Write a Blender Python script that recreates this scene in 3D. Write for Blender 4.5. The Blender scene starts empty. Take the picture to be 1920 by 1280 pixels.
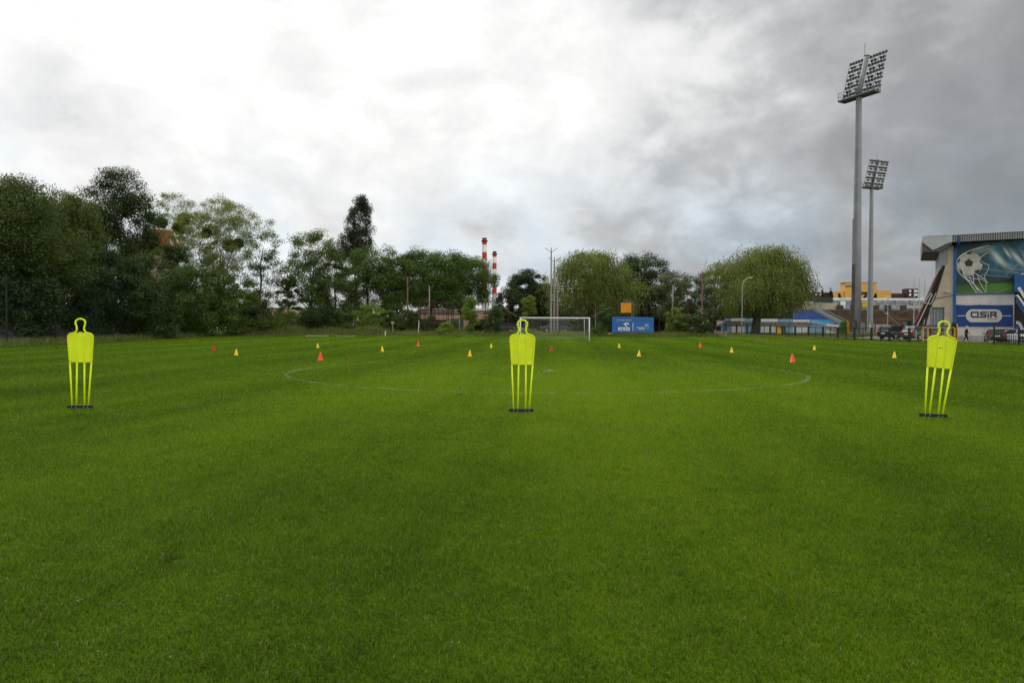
import bpy, bmesh, math, random
import numpy as np
from mathutils import Matrix, Vector
R = math.radians
SC = bpy.context.scene
COL = SC.collection

# ------------------------------------------------------------------ camera
CAM_Z, FPX = 1.54, 1280.0
PITCH, ROLL = R(1.0), R(0.19)
CROT = Matrix.Rotation(math.pi / 2 - PITCH, 3, 'X') @ Matrix.Rotation(ROLL, 3, 'Z')
cd = bpy.data.cameras.new("camera")
cd.sensor_width, cd.lens = 36.0, 24.0
cd.clip_start, cd.clip_end = 0.05, 6000
cam = bpy.data.objects.new("camera", cd)
cam.matrix_world = Matrix.Translation((0, 0, CAM_Z)) @ CROT.to_4x4()
COL.objects.link(cam)
SC.camera = cam

# ------------------------------------------------------------------ light
SUN_AZ, SUN_EL = R(-36), R(40)          # azimuth from +Y towards +X
sdir = Vector((math.sin(SUN_AZ) * math.cos(SUN_EL), math.cos(SUN_AZ) * math.cos(SUN_EL), math.sin(SUN_EL)))
sl = bpy.data.lights.new("sun", 'SUN')
sl.energy, sl.angle, sl.color = 1.5, R(14), (1.0, 0.95, 0.87)
so = bpy.data.objects.new("sun", sl)
so.rotation_euler = sdir.to_track_quat('Z', 'Y').to_euler()
so.location = (-30, 30, 60)
COL.objects.link(so)
SC.view_settings.view_transform = 'Standard'
SC.view_settings.look = 'None'
SC.view_settings.gamma = 1.0
SC.view_settings.exposure = 0.0
SC.cycles.max_bounces = 6
SC.cycles.transparent_max_bounces = 8
SC.cycles.caustics_reflective = SC.cycles.caustics_refractive = False

class NG:
    """small wrapper round a node tree"""
    def __init__(s, tree): s.t = tree; s.n = tree.nodes; s.l = tree.links
    def new(s, typ, **kw):
        n = s.n.new(typ)
        for k, v in kw.items(): setattr(n, k, v)
        return n
    def put(s, sock, v):
        if v is None: return
        if hasattr(v, 'is_output'): s.l.new(v, sock)
        else: sock.default_value = v
    def math(s, op, a, b=None, c=None, clamp=False):
        n = s.new('ShaderNodeMath', operation=op, use_clamp=clamp)
        s.put(n.inputs[0], a); s.put(n.inputs[1], b); s.put(n.inputs[2], c)
        return n.outputs[0]
    def mix(s, f, a, b, blend='MIX'):
        n = s.new('ShaderNodeMix', data_type='RGBA', blend_type=blend)
        s.put(n.inputs[0], f)
        for k, v in ((6, a), (7, b)):
            if isinstance(v, (tuple, list)) and len(v) == 3: v = (*v, 1)
            s.put(n.inputs[k], v)
        return n.outputs[2]
    def noise(s, vec, scale, detail=4, rough=.55, dist=0.0):
        n = s.new('ShaderNodeTexNoise')
        s.put(n.inputs['Vector'], vec)
        n.inputs['Scale'].default_value = scale; n.inputs['Detail'].default_value = detail
        n.inputs['Roughness'].default_value = rough; n.inputs['Distortion'].default_value = dist
        return n.outputs['Fac']
    def rng(s, v, a, b, c=0.0, d=1.0, smooth=True):
        n = s.new('ShaderNodeMapRange', interpolation_type='SMOOTHSTEP' if smooth else 'LINEAR')
        s.put(n.inputs[0], v)
        for i, x in enumerate((a, b, c, d)): n.inputs[i + 1].default_value = x
        return n.outputs[0]
    def sep(s, v):
        n = s.new('ShaderNodeSeparateXYZ'); s.l.new(v, n.inputs[0]); return n.outputs
    def comb(s, x, y, z):
        n = s.new('ShaderNodeCombineXYZ')
        for i, q in enumerate((x, y, z)): s.put(n.inputs[i], q)
        return n.outputs[0]
    def vmul(s, v, k):
        n = s.new('ShaderNodeVectorMath', operation='MULTIPLY'); s.l.new(v, n.inputs[0]); n.inputs[1].default_value = k
        return n.outputs[0]
    def ramp(s, f, stops, interp='LINEAR'):
        n = s.new('ShaderNodeValToRGB'); cr = n.color_ramp; cr.interpolation = interp
        while len(cr.elements) < len(stops): cr.elements.new(.5)
        for e, (p, c) in zip(cr.elements, stops):
            e.position = p; e.color = (*c, 1) if len(c) == 3 else c
        s.put(n.inputs[0], f)
        return n.outputs[0]

# ------------------------------------------------------------------ sky
def make_world():
    w = bpy.data.worlds.new("World"); SC.world = w; w.use_nodes = True
    w.node_tree.nodes.clear(); g = NG(w.node_tree)
    out = g.new('ShaderNodeOutputWorld'); bg = g.new('ShaderNodeBackground')
    g.l.new(bg.outputs[0], out.inputs[0])
    tc = g.new('ShaderNodeTexCoord'); d = tc.outputs['Generated']
    x, y, z = g.sep(d)
    zc = g.math('MAXIMUM', z, 0.0)
    k = g.math('ADD', zc, 0.34)
    pv = g.comb(g.math('DIVIDE', x, k), g.math('DIVIDE', y, k), 0.0)
    n1 = g.noise(pv, 1.15, 7, .56, .35)
    n2 = g.noise(pv, 4.2, 7, .58, .25)
    n3 = g.noise(g.vmul(d, (1, 1, 1.55)), 4.4, 8, .56, .25)
    n4 = g.rng(g.noise(g.vmul(d, (1, 1, 1.35)), 10.5, 7, .56, .35), .30, .70)
    dp = g.new('ShaderNodeVectorMath', operation='DOT_PRODUCT')
    g.l.new(d, dp.inputs[0]); dp.inputs[1].default_value = Vector((math.sin(R(-30)) * math.cos(R(32)), math.cos(R(-30)) * math.cos(R(32)), math.sin(R(32))))
    a = dp.outputs['Value']
    t = g.math('ADD', g.math('ADD', a, .025), g.math('MULTIPLY', g.math('SUBTRACT', n1, .5), .40))
    t = g.math('ADD', t, g.math('MULTIPLY', g.math('SUBTRACT', n2, .5), .20))
    t = g.math('ADD', t, g.math('MULTIPLY', g.math('SUBTRACT', n3, .5), .50))
    t = g.math('ADD', t, g.math('MULTIPLY', g.math('SUBTRACT', n4, .5), .12))
    u = g.math('MULTIPLY_ADD', t, .5, .5, clamp=True)
    cloud = g.ramp(u, [(0.0, (2.2, 2.15, 2.06)), (.30, (1.55, 1.53, 1.50)), (.50, (.42, .425, .435)), (.66, (.270, .274, .280)), (.76, (.375, .382, .390)),
                       (.845, (.56, .57, .58)), (.90, (.82, .823, .826)), (.95, (.94, .937, .933)), (1.0, (1.08, 1.07, 1.055))])
    # bluish, darker cloud bases low over the horizon, thin bright gaps just above it
    band = g.math('MULTIPLY', g.rng(z, .02, .09), g.rng(z, .30, .10))
    band = g.math('MULTIPLY', band, g.rng(n3, .38, .62))
    cloud = g.mix(g.math('MULTIPLY', band, .75), cloud, (.70, .83, .93), 'MULTIPLY')
    gap = g.math('MULTIPLY', g.rng(z, .075, .0), g.rng(n2, .42, .62))
    cloud = g.mix(g.math('MULTIPLY', gap, .35), cloud, (.72, .77, .80))
    # overcast is brightest overhead
    cloud = g.mix(1.0, cloud, g.mix(g.rng(z, .48, .92), (1, 1, 1), (2.3, 2.3, 2.25)), 'MULTIPLY')
    # real sky shows faintly through thin cloud
    sky = g.new('ShaderNodeTexSky', sky_type='NISHITA', sun_disc=False)
    sky.sun_elevation = SUN_EL; sky.sun_rotation = SUN_AZ
    skyc = g.mix(1.0, sky.outputs[0], (.1, .1, .1), 'MULTIPLY')
    thin = g.math('MULTIPLY', g.rng(n1, .48, .28), .10)
    col = g.mix(thin, cloud, skyc)
    g.l.new(col, bg.inputs[0]); bg.inputs[1].default_value = 1.0
make_world()

# ------------------------------------------------------------------ helpers
def ray(px, py):
    return CROT @ Vector(((px - 960) / FPX, -(py - 640) / FPX, -1.0))
def W(px, py, Y):
    """world point seen at photo pixel (px, py) at the depth Y metres"""
    r = ray(px, py); k = Y / r.y
    return Vector((r.x * k, Y, CAM_Z + r.z * k))
RISE = ((-1e4, 0), (0, 0), (26, 0), (45, .08), (60, .2), (73, .36), (80, .48), (90, .68), (97, .95), (110, 1.08), (140, 1.25), (300, 1.35), (1e5, 1.35))
def sstep(a, b, v):
    t = np.clip((np.asarray(v, float) - a) / (b - a), 0, 1); return t * t * (3 - 2 * t)
def gz(x, y):
    r = np.interp(y, [p[0] for p in RISE], [p[1] for p in RISE])
    return r * (1 - .5 * sstep(40, 60, x) * (1 - sstep(84, 105, y)))
def gzf(x, y): return float(gz(x, y))
def ghit(px, py):
    Y = 40.0
    for _ in range(60):
        p = W(px, py, Y); r = ray(px, py)
        if r.z >= 0: break
        Yn = (gzf(p.x, Y) - CAM_Z) / (r.z / r.y)
        Y += .5 * (min(max(Yn, 2), 200) - Y)
    return W(px, py, Y)
def G(px, Y):
    p = W(px, 620, Y); return Vector((p.x, Y, gzf(p.x, Y)))

def tag(o, label=None, cat=None, group=None, kind=None):
    if label: o['label'] = label
    if cat: o['category'] = cat
    if group: o['group'] = group
    if kind: o['kind'] = kind
    return o
def thing(name, label, cat, loc=(0, 0, 0), rotz=0.0, group=None):
    o = bpy.data.objects.new(name, None); COL.objects.link(o)
    o.location = loc; o.rotation_euler = (0, 0, rotz); o.empty_display_size = .3
    return tag(o, label, cat, group)
def dup(root, loc, rotz=None, label=None, group=None):
    r = root.copy(); COL.objects.link(r); r.location = loc
    if rotz is not None: r.rotation_euler = (0, 0, rotz)
    if label: r['label'] = label
    if group: r['group'] = group
    for ch in list(root.children):
        c = ch.copy(); COL.objects.link(c); c.parent = r
        for q in list(ch.children):
            e = q.copy(); COL.objects.link(e); e.parent = c
    return r

class MB:
    def __init__(s): s.v = []; s.f = []
    def add(s, vs, fs):
        o = len(s.v); s.v += [tuple(v) for v in vs]; s.f += [tuple(i + o for i in f) for f in fs]; return s
    def box(s, c, sz, rz=0.0, M=None):
        hx, hy, hz = sz[0] / 2, sz[1] / 2, sz[2] / 2
        vs = [Vector((a * hx, b * hy, e * hz)) for e in (-1, 1) for b in (-1, 1) for a in (-1, 1)]
        if M is None: M = Matrix.Rotation(rz, 3, 'Z')
        c = Vector(c)
        return s.add([M @ v + c for v in vs], [(0, 2, 3, 1), (4, 5, 7, 6), (0, 1, 5, 4), (2, 6, 7, 3), (0, 4, 6, 2), (1, 3, 7, 5)])
    def bb(s, a, b):
        a, b = Vector(a), Vector(b); return s.box((a + b) / 2, b - a)
    def bar(s, a, b, w, h=None):
        """square bar from a to b"""
        a, b = Vector(a), Vector(b); d = b - a
        M = d.to_track_quat('Z', 'Y').to_matrix()
        return s.box((a + b) / 2, (w, h or w, d.length), M=M)
    def tube(s, pts, rad, n=8, closed=False, cap=True):
        pts = [Vector(p) for p in pts]; m = len(pts)
        if not hasattr(rad, '__len__'): rad = [rad] * m
        vs = []; fs = []; up = None
        for i, p in enumerate(pts):
            if closed: t = pts[(i + 1) % m] - pts[i - 1]
            else: t = pts[min(i + 1, m - 1)] - pts[max(i - 1, 0)]
            t.normalize()
            if up is None:
                up = Vector((0, 1, 0)) if abs(t.y) < .9 else Vector((1, 0, 0))
            a = (up - t * up.dot(t)).normalized(); b = t.cross(a); up = a
            for k in range(n):
                q = 2 * math.pi * k / n
                vs.append(p + (a * math.cos(q) + b * math.sin(q)) * rad[i])
        for i in range(m if closed else m - 1):
            j = (i + 1) % m
            for k in range(n):
                l = (k + 1) % n
                fs.append((i * n + k, i * n + l, j * n + l, j * n + k))
        if cap and not closed:
            fs.append(tuple(range(n))[::-1]); fs.append(tuple((m - 1) * n + k for k in range(n)))
        return s.add(vs, fs)
    def lathe(s, prof, n=24, c=(0, 0, 0)):
        vs = []; fs = []
        for r, z in prof:
            for k in range(n):
                q = 2 * math.pi * k / n; vs.append((c[0] + r * math.cos(q), c[1] + r * math.sin(q), c[2] + z))
        for i in range(len(prof) - 1):
            for k in range(n):
                l = (k + 1) % n; fs.append((i * n + k, i * n + l, (i + 1) * n + l, (i + 1) * n + k))
        fs.append(tuple(range(n))[::-1]); fs.append(tuple((len(prof) - 1) * n + k for k in range(n)))
        return s.add(vs, fs)
    def prism(s, poly, f0, f1):
        """polygon (2D points) mapped by f0 and f1 to two 3D outlines, joined"""
        n = len(poly); vs = [f0(p) for p in poly] + [f1(p) for p in poly]
        fs = [tuple(range(n))[::-1], tuple(range(n, 2 * n))] + [(i, (i + 1) % n, n + (i + 1) % n, n + i) for i in range(n)]
        return s.add(vs, fs)
    def flat(s, poly, fn): return s.add([fn(p) for p in poly], [tuple(range(len(poly)))])
    def ribbon(s, pts, w, fn):
        """flat stripe of width w along 2D points, mapped to 3D by fn"""
        n = len(pts); vs = []
        for i in range(n):
            a = pts[max(i - 1, 0)]; b = pts[min(i + 1, n - 1)]
            dx, dy = b[0] - a[0], b[1] - a[1]; l = math.hypot(dx, dy) or 1
            for sg in (1, -1): vs.append(fn((pts[i][0] - dy / l * w / 2 * sg, pts[i][1] + dx / l * w / 2 * sg)))
        return s.add(vs, [(2 * i, 2 * i + 1, 2 * i + 3, 2 * i + 2) for i in range(n - 1)])
    def build(s, name, mat, parent=None, world=False, smooth=False, bevel=0.0, label=None):
        vs = s.v
        if parent is not None and world:
            l = parent.location; vs = [(v[0] - l.x, v[1] - l.y, v[2] - l.z) for v in vs]
        me = bpy.data.meshes.new(name); me.from_pydata([tuple(v) for v in vs], [], s.f); me.update()
        bm = bmesh.new(); bm.from_mesh(me); bmesh.ops.recalc_face_normals(bm, faces=bm.faces); bm.to_mesh(me); bm.free()
        if smooth: me.polygons.foreach_set('use_smooth', [True] * len(me.polygons))
        me.materials.append(mat)
        o = bpy.data.objects.new(name, me); COL.objects.link(o)
        if parent is not None: o.parent = parent
        if bevel:
            md = o.modifiers.new("bevel", 'BEVEL'); md.width = bevel; md.segments = 2; md.limit_method = 'ANGLE'
        if label: o['label'] = label
        return o
    def solo(s, name, mat, label, cat, group=None, kind=None, origin=None, **kw):
        """a thing that is one mesh; its origin is put at its base"""
        V = np.array([tuple(v) for v in s.v])
        o3 = Vector(((V[:, 0].min() + V[:, 0].max()) / 2, (V[:, 1].min() + V[:, 1].max()) / 2, V[:, 2].min())) if origin is None else Vector(origin)
        s.v = [(v[0] - o3.x, v[1] - o3.y, v[2] - o3.z) for v in s.v]
        o = s.build(name, mat, **kw); o.location = o3
        return tag(o, label, cat, group, kind)

def smooth_path(pts, k=6):
    """Catmull-Rom through the points"""
    P = [Vector(p) for p in pts]; out = []
    for i in range(len(P) - 1):
        p0, p1, p2, p3 = P[max(i - 1, 0)], P[i], P[i + 1], P[min(i + 2, len(P) - 1)]
        for j in range(k):
            t = j / k
            out.append(.5 * ((2 * p1) + (p2 - p0) * t + (2 * p0 - 5 * p1 + 4 * p2 - p3) * t * t + (3 * p1 - p0 - 3 * p2 + p3) * t ** 3))
    out.append(P[-1]); return out
def sp2(pts, k=5): return [(p.x, p.y) for p in smooth_path([(a, b, 0) for a, b in pts], k)]

def np_mesh(name, V, loops, totals, mat, tint=None, parent=None, smooth=False):
    me = bpy.data.meshes.new(name)
    V = np.ascontiguousarray(V, np.float32)
    me.vertices.add(len(V)); me.vertices.foreach_set('co', V.ravel())
    me.loops.add(len(loops)); me.loops.foreach_set('vertex_index', np.asarray(loops, np.int32))
    st = np.concatenate(([0], np.cumsum(totals)[:-1])).astype(np.int32)
    me.polygons.add(len(totals)); me.polygons.foreach_set('loop_start', st)
    me.polygons.foreach_set('use_smooth', np.full(len(totals), smooth))
    me.update(calc_edges=True)
    if tint is not None:
        at = me.attributes.new('tint', 'FLOAT', 'FACE'); at.data.foreach_set('value', np.asarray(tint, np.float32))
    me.materials.append(mat)
    o = bpy.data.objects.new(name, me); COL.objects.link(o)
    if parent is not None: o.parent = parent
    return o

def text_polys(s, bold=0.0):
    """outline of a word as triangles in a 0..1 box"""
    c = bpy.data.curves.new("lettering", 'FONT'); c.body = s; c.offset = bold; c.resolution_u = 3
    o = bpy.data.objects.new("lettering", c); COL.objects.link(o)
    bpy.context.view_layer.update()
    me = bpy.data.meshes.new_from_object(o.evaluated_get(bpy.context.evaluated_depsgraph_get()))
    vs = [(v.co.x, v.co.y) for v in me.vertices]; fs = [tuple(p.vertices) for p in me.polygons]
    bpy.data.objects.remove(o); bpy.data.curves.remove(c); bpy.data.meshes.remove(me)
    x0, x1 = min(v[0] for v in vs), max(v[0] for v in vs); y0, y1 = min(v[1] for v in vs), max(v[1] for v in vs)
    return [((x - x0) / (x1 - x0), (y - y0) / (y1 - y0)) for x, y in vs], fs
def add_text(mb, s, u0, v0, u1, v1, fn, bold=0.0):
    vs, fs = text_polys(s, bold)
    mb.add([fn((u0 + (u1 - u0) * a, v0 + (v1 - v0) * b)) for a, b in vs], fs)

# ------------------------------------------------------------------ materials
MATS = {}
def mat(name, col, rough=.7, metal=0.0, var=.12, scale=3.0, bump=0.0, trans=0.0, stain=None, spec=.3):
    """painted / plain surface with a little procedural wear"""
    if name in MATS: return MATS[name]
    m = bpy.data.materials.new(name); m.use_nodes = True; g = NG(m.node_tree)
    b = g.n['Principled BSDF']
    tc = g.new('ShaderNodeTexCoord').outputs['Object']
    n = g.noise(tc, scale, 6, .6)
    c = g.mix(g.rng(n, .3, .7), tuple(x * (1 - var) for x in col), tuple(min(x * (1 + var), 1) for x in col))
    if stain:
        n2 = g.noise(g.vmul(tc, (1, 1, .25)), scale * .6, 5, .65)
        c = g.mix(g.math('MULTIPLY', g.rng(n2, .52, .72), stain[1]), c, stain[0])
    g.l.new(c, b.inputs['Base Color'])
    g.l.new(g.rng(n, .2, .8, max(rough - .08, .02), min(rough + .08, 1)), b.inputs['Roughness'])
    b.inputs['Metallic'].default_value = metal
    b.inputs['Specular IOR Level'].default_value = spec
    if bump:
        bn = g.new('ShaderNodeBump'); bn.inputs['Strength'].default_value = bump; bn.inputs['Distance'].default_value = .02
        g.l.new(g.noise(tc, scale * 8, 4), bn.inputs['Height']); g.l.new(bn.outputs[0], b.inputs['Normal'])
    if trans:
        out = g.n['Material Output']; tr = g.new('ShaderNodeBsdfTranslucent'); g.l.new(c, tr.inputs[0])
        mx = g.new('ShaderNodeMixShader'); mx.inputs[0].default_value = trans
        g.l.new(b.outputs[0], mx.inputs[1]); g.l.new(tr.outputs[0], mx.inputs[2]); g.l.new(mx.outputs[0], out.inputs[0])
    MATS[name] = m; return m
def glass_dark(name='tinted_glass', col=(.015, .02, .022)):
    return mat(name, col, rough=.10, var=.05, spec=.22)
def leaf_mat(name, c0, c1, trans=.35):
    """leaves: colour runs between two greens from leaf to leaf"""
    if name in MATS: return MATS[name]
    m = bpy.data.materials.new(name); m.use_nodes = True; g = NG(m.node_tree); g.n.clear()
    out = g.new('ShaderNodeOutputMaterial')
    at = g.new('ShaderNodeAttribute', attribute_name='tint')
    c = g.mix(at.outputs['Fac'], c0, c1)
    df = g.new('ShaderNodeBsdfDiffuse'); g.l.new(c, df.inputs[0])
    tr = g.new('ShaderNodeBsdfTranslucent'); g.l.new(g.mix(1.0, c, (1.15, 1.1, .6), 'MULTIPLY'), tr.inputs[0])
    gl = g.new('ShaderNodeBsdfGlossy'); gl.inputs['Roughness'].default_value = .45; gl.inputs[0].default_value = (.9, .95, 1, 1)
    m1 = g.new('ShaderNodeMixShader'); m1.inputs[0].default_value = trans
    g.l.new(df.outputs[0], m1.inputs[1]); g.l.new(tr.outputs[0], m1.inputs[2])
    m2 = g.new('ShaderNodeMixShader'); m2.inputs[0].default_value = .025
    g.l.new(m1.outputs[0], m2.inputs[1]); g.l.new(gl.outputs[0], m2.inputs[2]); g.l.new(m2.outputs[0], out.inputs[0])
    MATS[name] = m; return m

# ------------------------------------------------------------------ ground and turf
CX, CY, PHI = 1.17, 25.6, R(3.9)      # centre spot and the pitch's own direction
def turf(g, tint=None):
    """colour of the mown turf at a world position, painted lines included"""
    pos = g.new('ShaderNodeNewGeometry').outputs['Position']
    x, y, z = g.sep(pos)
    flat = g.comb(x, y, 0.0)
    dx = g.math('SUBTRACT', x, CX); dy = g.math('SUBTRACT', y, CY)
    u = g.math('SUBTRACT', g.math('MULTIPLY', dx, math.cos(PHI)), g.math('MULTIPLY', dy, math.sin(PHI)))
    v = g.math('ADD', g.math('MULTIPLY', dx, math.sin(PHI)), g.math('MULTIPLY', dy, math.cos(PHI)))
    big = g.noise(flat, .09, 4, .55); mid = g.noise(flat, .75, 5, .6); fine = g.noise(flat, 5.0, 4, .65)
    run = g.noise(g.comb(g.math('MULTIPLY', u, .8), g.math('MULTIPLY', v, .07), 0.0), 1.0, 4, .6)
    s = g.math('MULTIPLY', g.math('SUBTRACT', big, .5), .38)
    s = g.math('ADD', s, g.math('MULTIPLY', g.math('SUBTRACT', mid, .5), .42))
    s = g.math('ADD', s, g.math('MULTIPLY', g.math('SUBTRACT', fine, .5), .55))
    s = g.math('ADD', s, g.math('MULTIPLY', g.math('SUBTRACT', run, .5), .6))
    s = g.math('ADD', s, g.math('MULTIPLY', g.math('SINE', g.math('MULTIPLY', u, 1.15)), .08))
    # turf colour lightens over the far half of the pitch
    s = g.math('ADD', s, g.rng(y, 30, 80, 0.0, .14))
    # lighter turf colour towards the centre spot
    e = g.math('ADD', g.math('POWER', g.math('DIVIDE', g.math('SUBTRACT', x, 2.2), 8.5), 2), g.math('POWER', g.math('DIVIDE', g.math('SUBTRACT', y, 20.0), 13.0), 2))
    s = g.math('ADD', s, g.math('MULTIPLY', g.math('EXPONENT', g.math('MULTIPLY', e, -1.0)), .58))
    if tint is not None: s = g.math('ADD', s, g.math('MULTIPLY', g.math('SUBTRACT', tint, .5), .75))
    f = g.math('ADD', s, .44, clamp=True)
    c = g.ramp(f, [(0.0, TURF[0]), (.5, TURF[1]), (1.0, TURF[2])])
    # small bare, brownish scars
    scar = g.math('MULTIPLY', g.rng(g.noise(flat, 1.9, 3, .5), .685, .75), .6)
    c = g.mix(scar, c, (.028, .032, .010))
    def near(val, at, hw): return g.math('LESS_THAN', g.math('ABSOLUTE', g.math('SUBTRACT', val, at)), hw)
    def inside(val, a, b): return g.math('MULTIPLY', g.math('GREATER_THAN', val, a), g.math('LESS_THAN', val, b))
    au = g.math('ABSOLUTE', u)
    r = g.math('SQRT', g.math('ADD', g.math('MULTIPLY', u, u), g.math('MULTIPLY', v, v)))
    lines = near(r, 9.15, .065)
    lines = g.math('MAXIMUM', lines, g.math('MULTIPLY', near(v, 0, .05), .35))
    lines = g.math('MAXIMUM', lines, g.math('MULTIPLY', near(v, 47.5, .07), g.math('LESS_THAN', au, 32)))
    lines = g.math('MAXIMUM', lines, g.math('MULTIPLY', near(v, 31.0, .07), g.math('LESS_THAN', au, 20.2)))
    lines = g.math('MAXIMUM', lines, g.math('MULTIPLY', near(v, 42.0, .07), g.math('LESS_THAN', au, 9.2)))
    lines = g.math('MAXIMUM', lines, g.math('MULTIPLY', near(au, 20.2, .06), inside(v, 31.0, 47.5)))
    lines = g.math('MAXIMUM', lines, g.math('MULTIPLY', near(au, 9.2, .06), inside(v, 42.0, 47.5)))
    wear = g.rng(g.noise(flat, 1.3, 4, .7), .34, .74, .03, .55)
    lines = g.math('MULTIPLY', lines, wear)
    lines = g.math('MAXIMUM', lines, g.math('MULTIPLY', g.math('MULTIPLY', near(u, .21, .19), near(v, 0, .15)), .9))
    c = g.mix(lines, c, (.50, .54, .44))
    return c, pos, x, y, fine, mid
TURF = ((.037, .074, .006), (.096, .177, .009), (.185, .292, .013))

def make_ground():
    m = bpy.data.materials.new('turf_ground'); m.use_nodes = True; g = NG(m.node_tree); b = g.n['Principled BSDF']
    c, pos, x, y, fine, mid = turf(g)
    rough_n = g.noise(pos, .6, 6, .65)
    rough = g.mix(g.rng(rough_n, .35, .65), (.045, .075, .014), (.12, .125, .055))
    # beyond the mown pitch: the far end, the left fence and the corner behind the right fence
    k1 = g.rng(g.math('ADD', y, g.math('MULTIPLY', mid, 2.0)), 88.6, 89.8)
    k2 = g.rng(g.math('ADD', x, g.math('MULTIPLY', mid, 1.4)), -37.4, -38.2)
    right = g.math('ADD', g.math('MULTIPLY', x, .82), g.math('MULTIPLY', y, .57))
    k3 = g.rng(right, 76.8, 77.6)
    k = g.math('MAXIMUM', g.math('MAXIMUM', k1, k2), k3)
    shaded_thatch = g.mix(1.0, c, (.66, .64, .70), 'MULTIPLY')          # mat of stems, with the shade between blades darkened into its colour
    g.l.new(g.mix(k, shaded_thatch, rough), b.inputs['Base Color'])
    b.inputs['Roughness'].default_value = 1.0; b.inputs['Specular IOR Level'].default_value = 0.0
    bn = g.new('ShaderNodeBump'); bn.inputs['Strength'].default_value = .9; bn.inputs['Distance'].default_value = .03
    g.l.new(g.math('ADD', fine, g.math('MULTIPLY', g.noise(pos, 24, 3, .7), .7)), bn.inputs['Height']); g.l.new(bn.outputs[0], b.inputs['Normal'])
    xs = np.concatenate((-np.geomspace(3000, 90, 14), np.arange(-84, 116, 2.0), np.geomspace(120, 3000, 14)))
    ys = np.concatenate((-np.geomspace(300, 14, 8), np.arange(-12, 150, 1.5), np.geomspace(152, 4500, 18)))
    X, Y = np.meshgrid(xs, ys); Z = gz(X, Y)
    V = np.stack((X, Y, Z), -1).reshape(-1, 3); nx, ny = len(xs), len(ys)
    i, j = np.meshgrid(np.arange(nx - 1), np.arange(ny - 1)); a = (j * nx + i).ravel()
    loops = np.stack((a, a + 1, a + nx + 1, a + nx), 1).ravel()
    o = np_mesh('ground', V, loops, np.full(len(a), 4), m, smooth=True)
    tag(o, kind='structure')
make_ground()

def blade_mesh(name, P, H, Wd, lean, rng, m, tint=None):
    """blades of grass: a quad and a tip triangle each"""
    n = len(P); az = rng.uniform(0, 2 * np.pi, n); fz = rng.uniform(0, 2 * np.pi, n)
    side = np.stack((np.cos(fz), np.sin(fz), np.zeros(n)), 1) * (Wd / 2)[:, None]
    fw = np.stack((np.cos(az), np.sin(az), np.zeros(n)), 1) * (H * lean)[:, None]
    up = np.zeros((n, 3)); up[:, 2] = H
    V = np.empty((n, 5, 3))
    V[:, 0] = P - side; V[:, 1] = P + side
    mid = P + fw * .3 + up * .6
    V[:, 2] = mid + side * .75; V[:, 3] = mid - side * .75
    V[:, 4] = P + fw + up * (1 - .35 * lean[:, None])
    o = np.arange(n) * 5
    L = np.stack((o, o + 1, o + 2, o + 3, o + 3, o + 2, o + 4), 1).ravel()
    T = np.tile((4, 3), n)
    t = rng.random(n) if tint is None else tint
    return np_mesh(name, V.reshape(-1, 3), L, T, m, np.repeat(t, 2))

def make_grass():
    m = bpy.data.materials.new('grass_blades'); m.use_nodes = True; g = NG(m.node_tree); g.n.clear()
    out = g.new('ShaderNodeOutputMaterial')
    at = g.new('ShaderNodeAttribute', attribute_name='tint').outputs['Fac']
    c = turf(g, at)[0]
    c = g.mix(g.rng(at, .972, .985), c, (.27, .27, .12))          # a few dry straws
    df = g.new('ShaderNodeBsdfDiffuse'); g.l.new(c, df.inputs[0])
    tr = g.new('ShaderNodeBsdfTranslucent'); g.l.new(c, tr.inputs[0])
    m1 = g.new('ShaderNodeMixShader'); m1.inputs[0].default_value = .35
    g.l.new(df.outputs[0], m1.inputs[1]); g.l.new(tr.outputs[0], m1.inputs[2])
    gl = g.new('ShaderNodeBsdfGlossy'); gl.inputs['Roughness'].default_value = .4
    m2 = g.new('ShaderNodeMixShader'); m2.inputs[0].default_value = .010
    g.l.new(m1.outputs[0], m2.inputs[1]); g.l.new(gl.outputs[0], m2.inputs[2]); g.l.new(m2.outputs[0], out.inputs[0])
    rng = np.random.default_rng(5)
    # density and blade width run smoothly with the distance from where one stands
    yk = np.array((1.6, 3, 6, 9.7, 15, 24, 39, 58, 78, 88.6)); dk = np.array((15000, 13000, 7000, 3000, 1000, 380, 110, 44, 26, 24)); wk = np.array((.0030, .0034, .0046, .0070, .012, .018, .028, .045, .058, .062))
    yy = np.linspace(1.6, 88.5, 6000); hw = .80 * yy + 5.5
    rate = np.exp(np.interp(yy, yk, np.log(dk))) * 2 * hw
    cdf = np.concatenate(([0], np.cumsum((rate[1:] + rate[:-1]) / 2 * np.diff(yy)))); n = int(cdf[-1])
    y = np.interp(rng.random(n) * cdf[-1], cdf, yy); x = rng.uniform(-1, 1, n) * (.80 * y + 5.5)
    k = (x > -38.2) & (.82 * x + .57 * y < 77); x, y = x[k], y[k]
    # tufts: height follows a lumpy field
    f = np.sin(x * 7.1 + 2 * np.sin(y * 3.3)) * np.sin(y * 8.3 + 2 * np.sin(x * 2.7)) * .5 + .5 * np.sin(x * 1.9 + y * 1.3) * np.sin(y * 2.3 - x * .9)
    H = np.interp(y, (2, 8, 20, 60), (.034, .036, .040, .041)) * (1 + .33 * f) * rng.uniform(.55, 1.25, len(x))
    P = np.stack((x, y, gz(x, y) - .002), 1); Wd = np.interp(y, yk, wk) * rng.uniform(.7, 1.3, len(x))
    lean = rng.uniform(.15, 1.1, len(P))
    o = blade_mesh('grass', P, H, Wd, lean, rng, m)
    tag(o, 'short mown green grass covering the football pitch', 'grass', kind='stuff')
make_grass()

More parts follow.
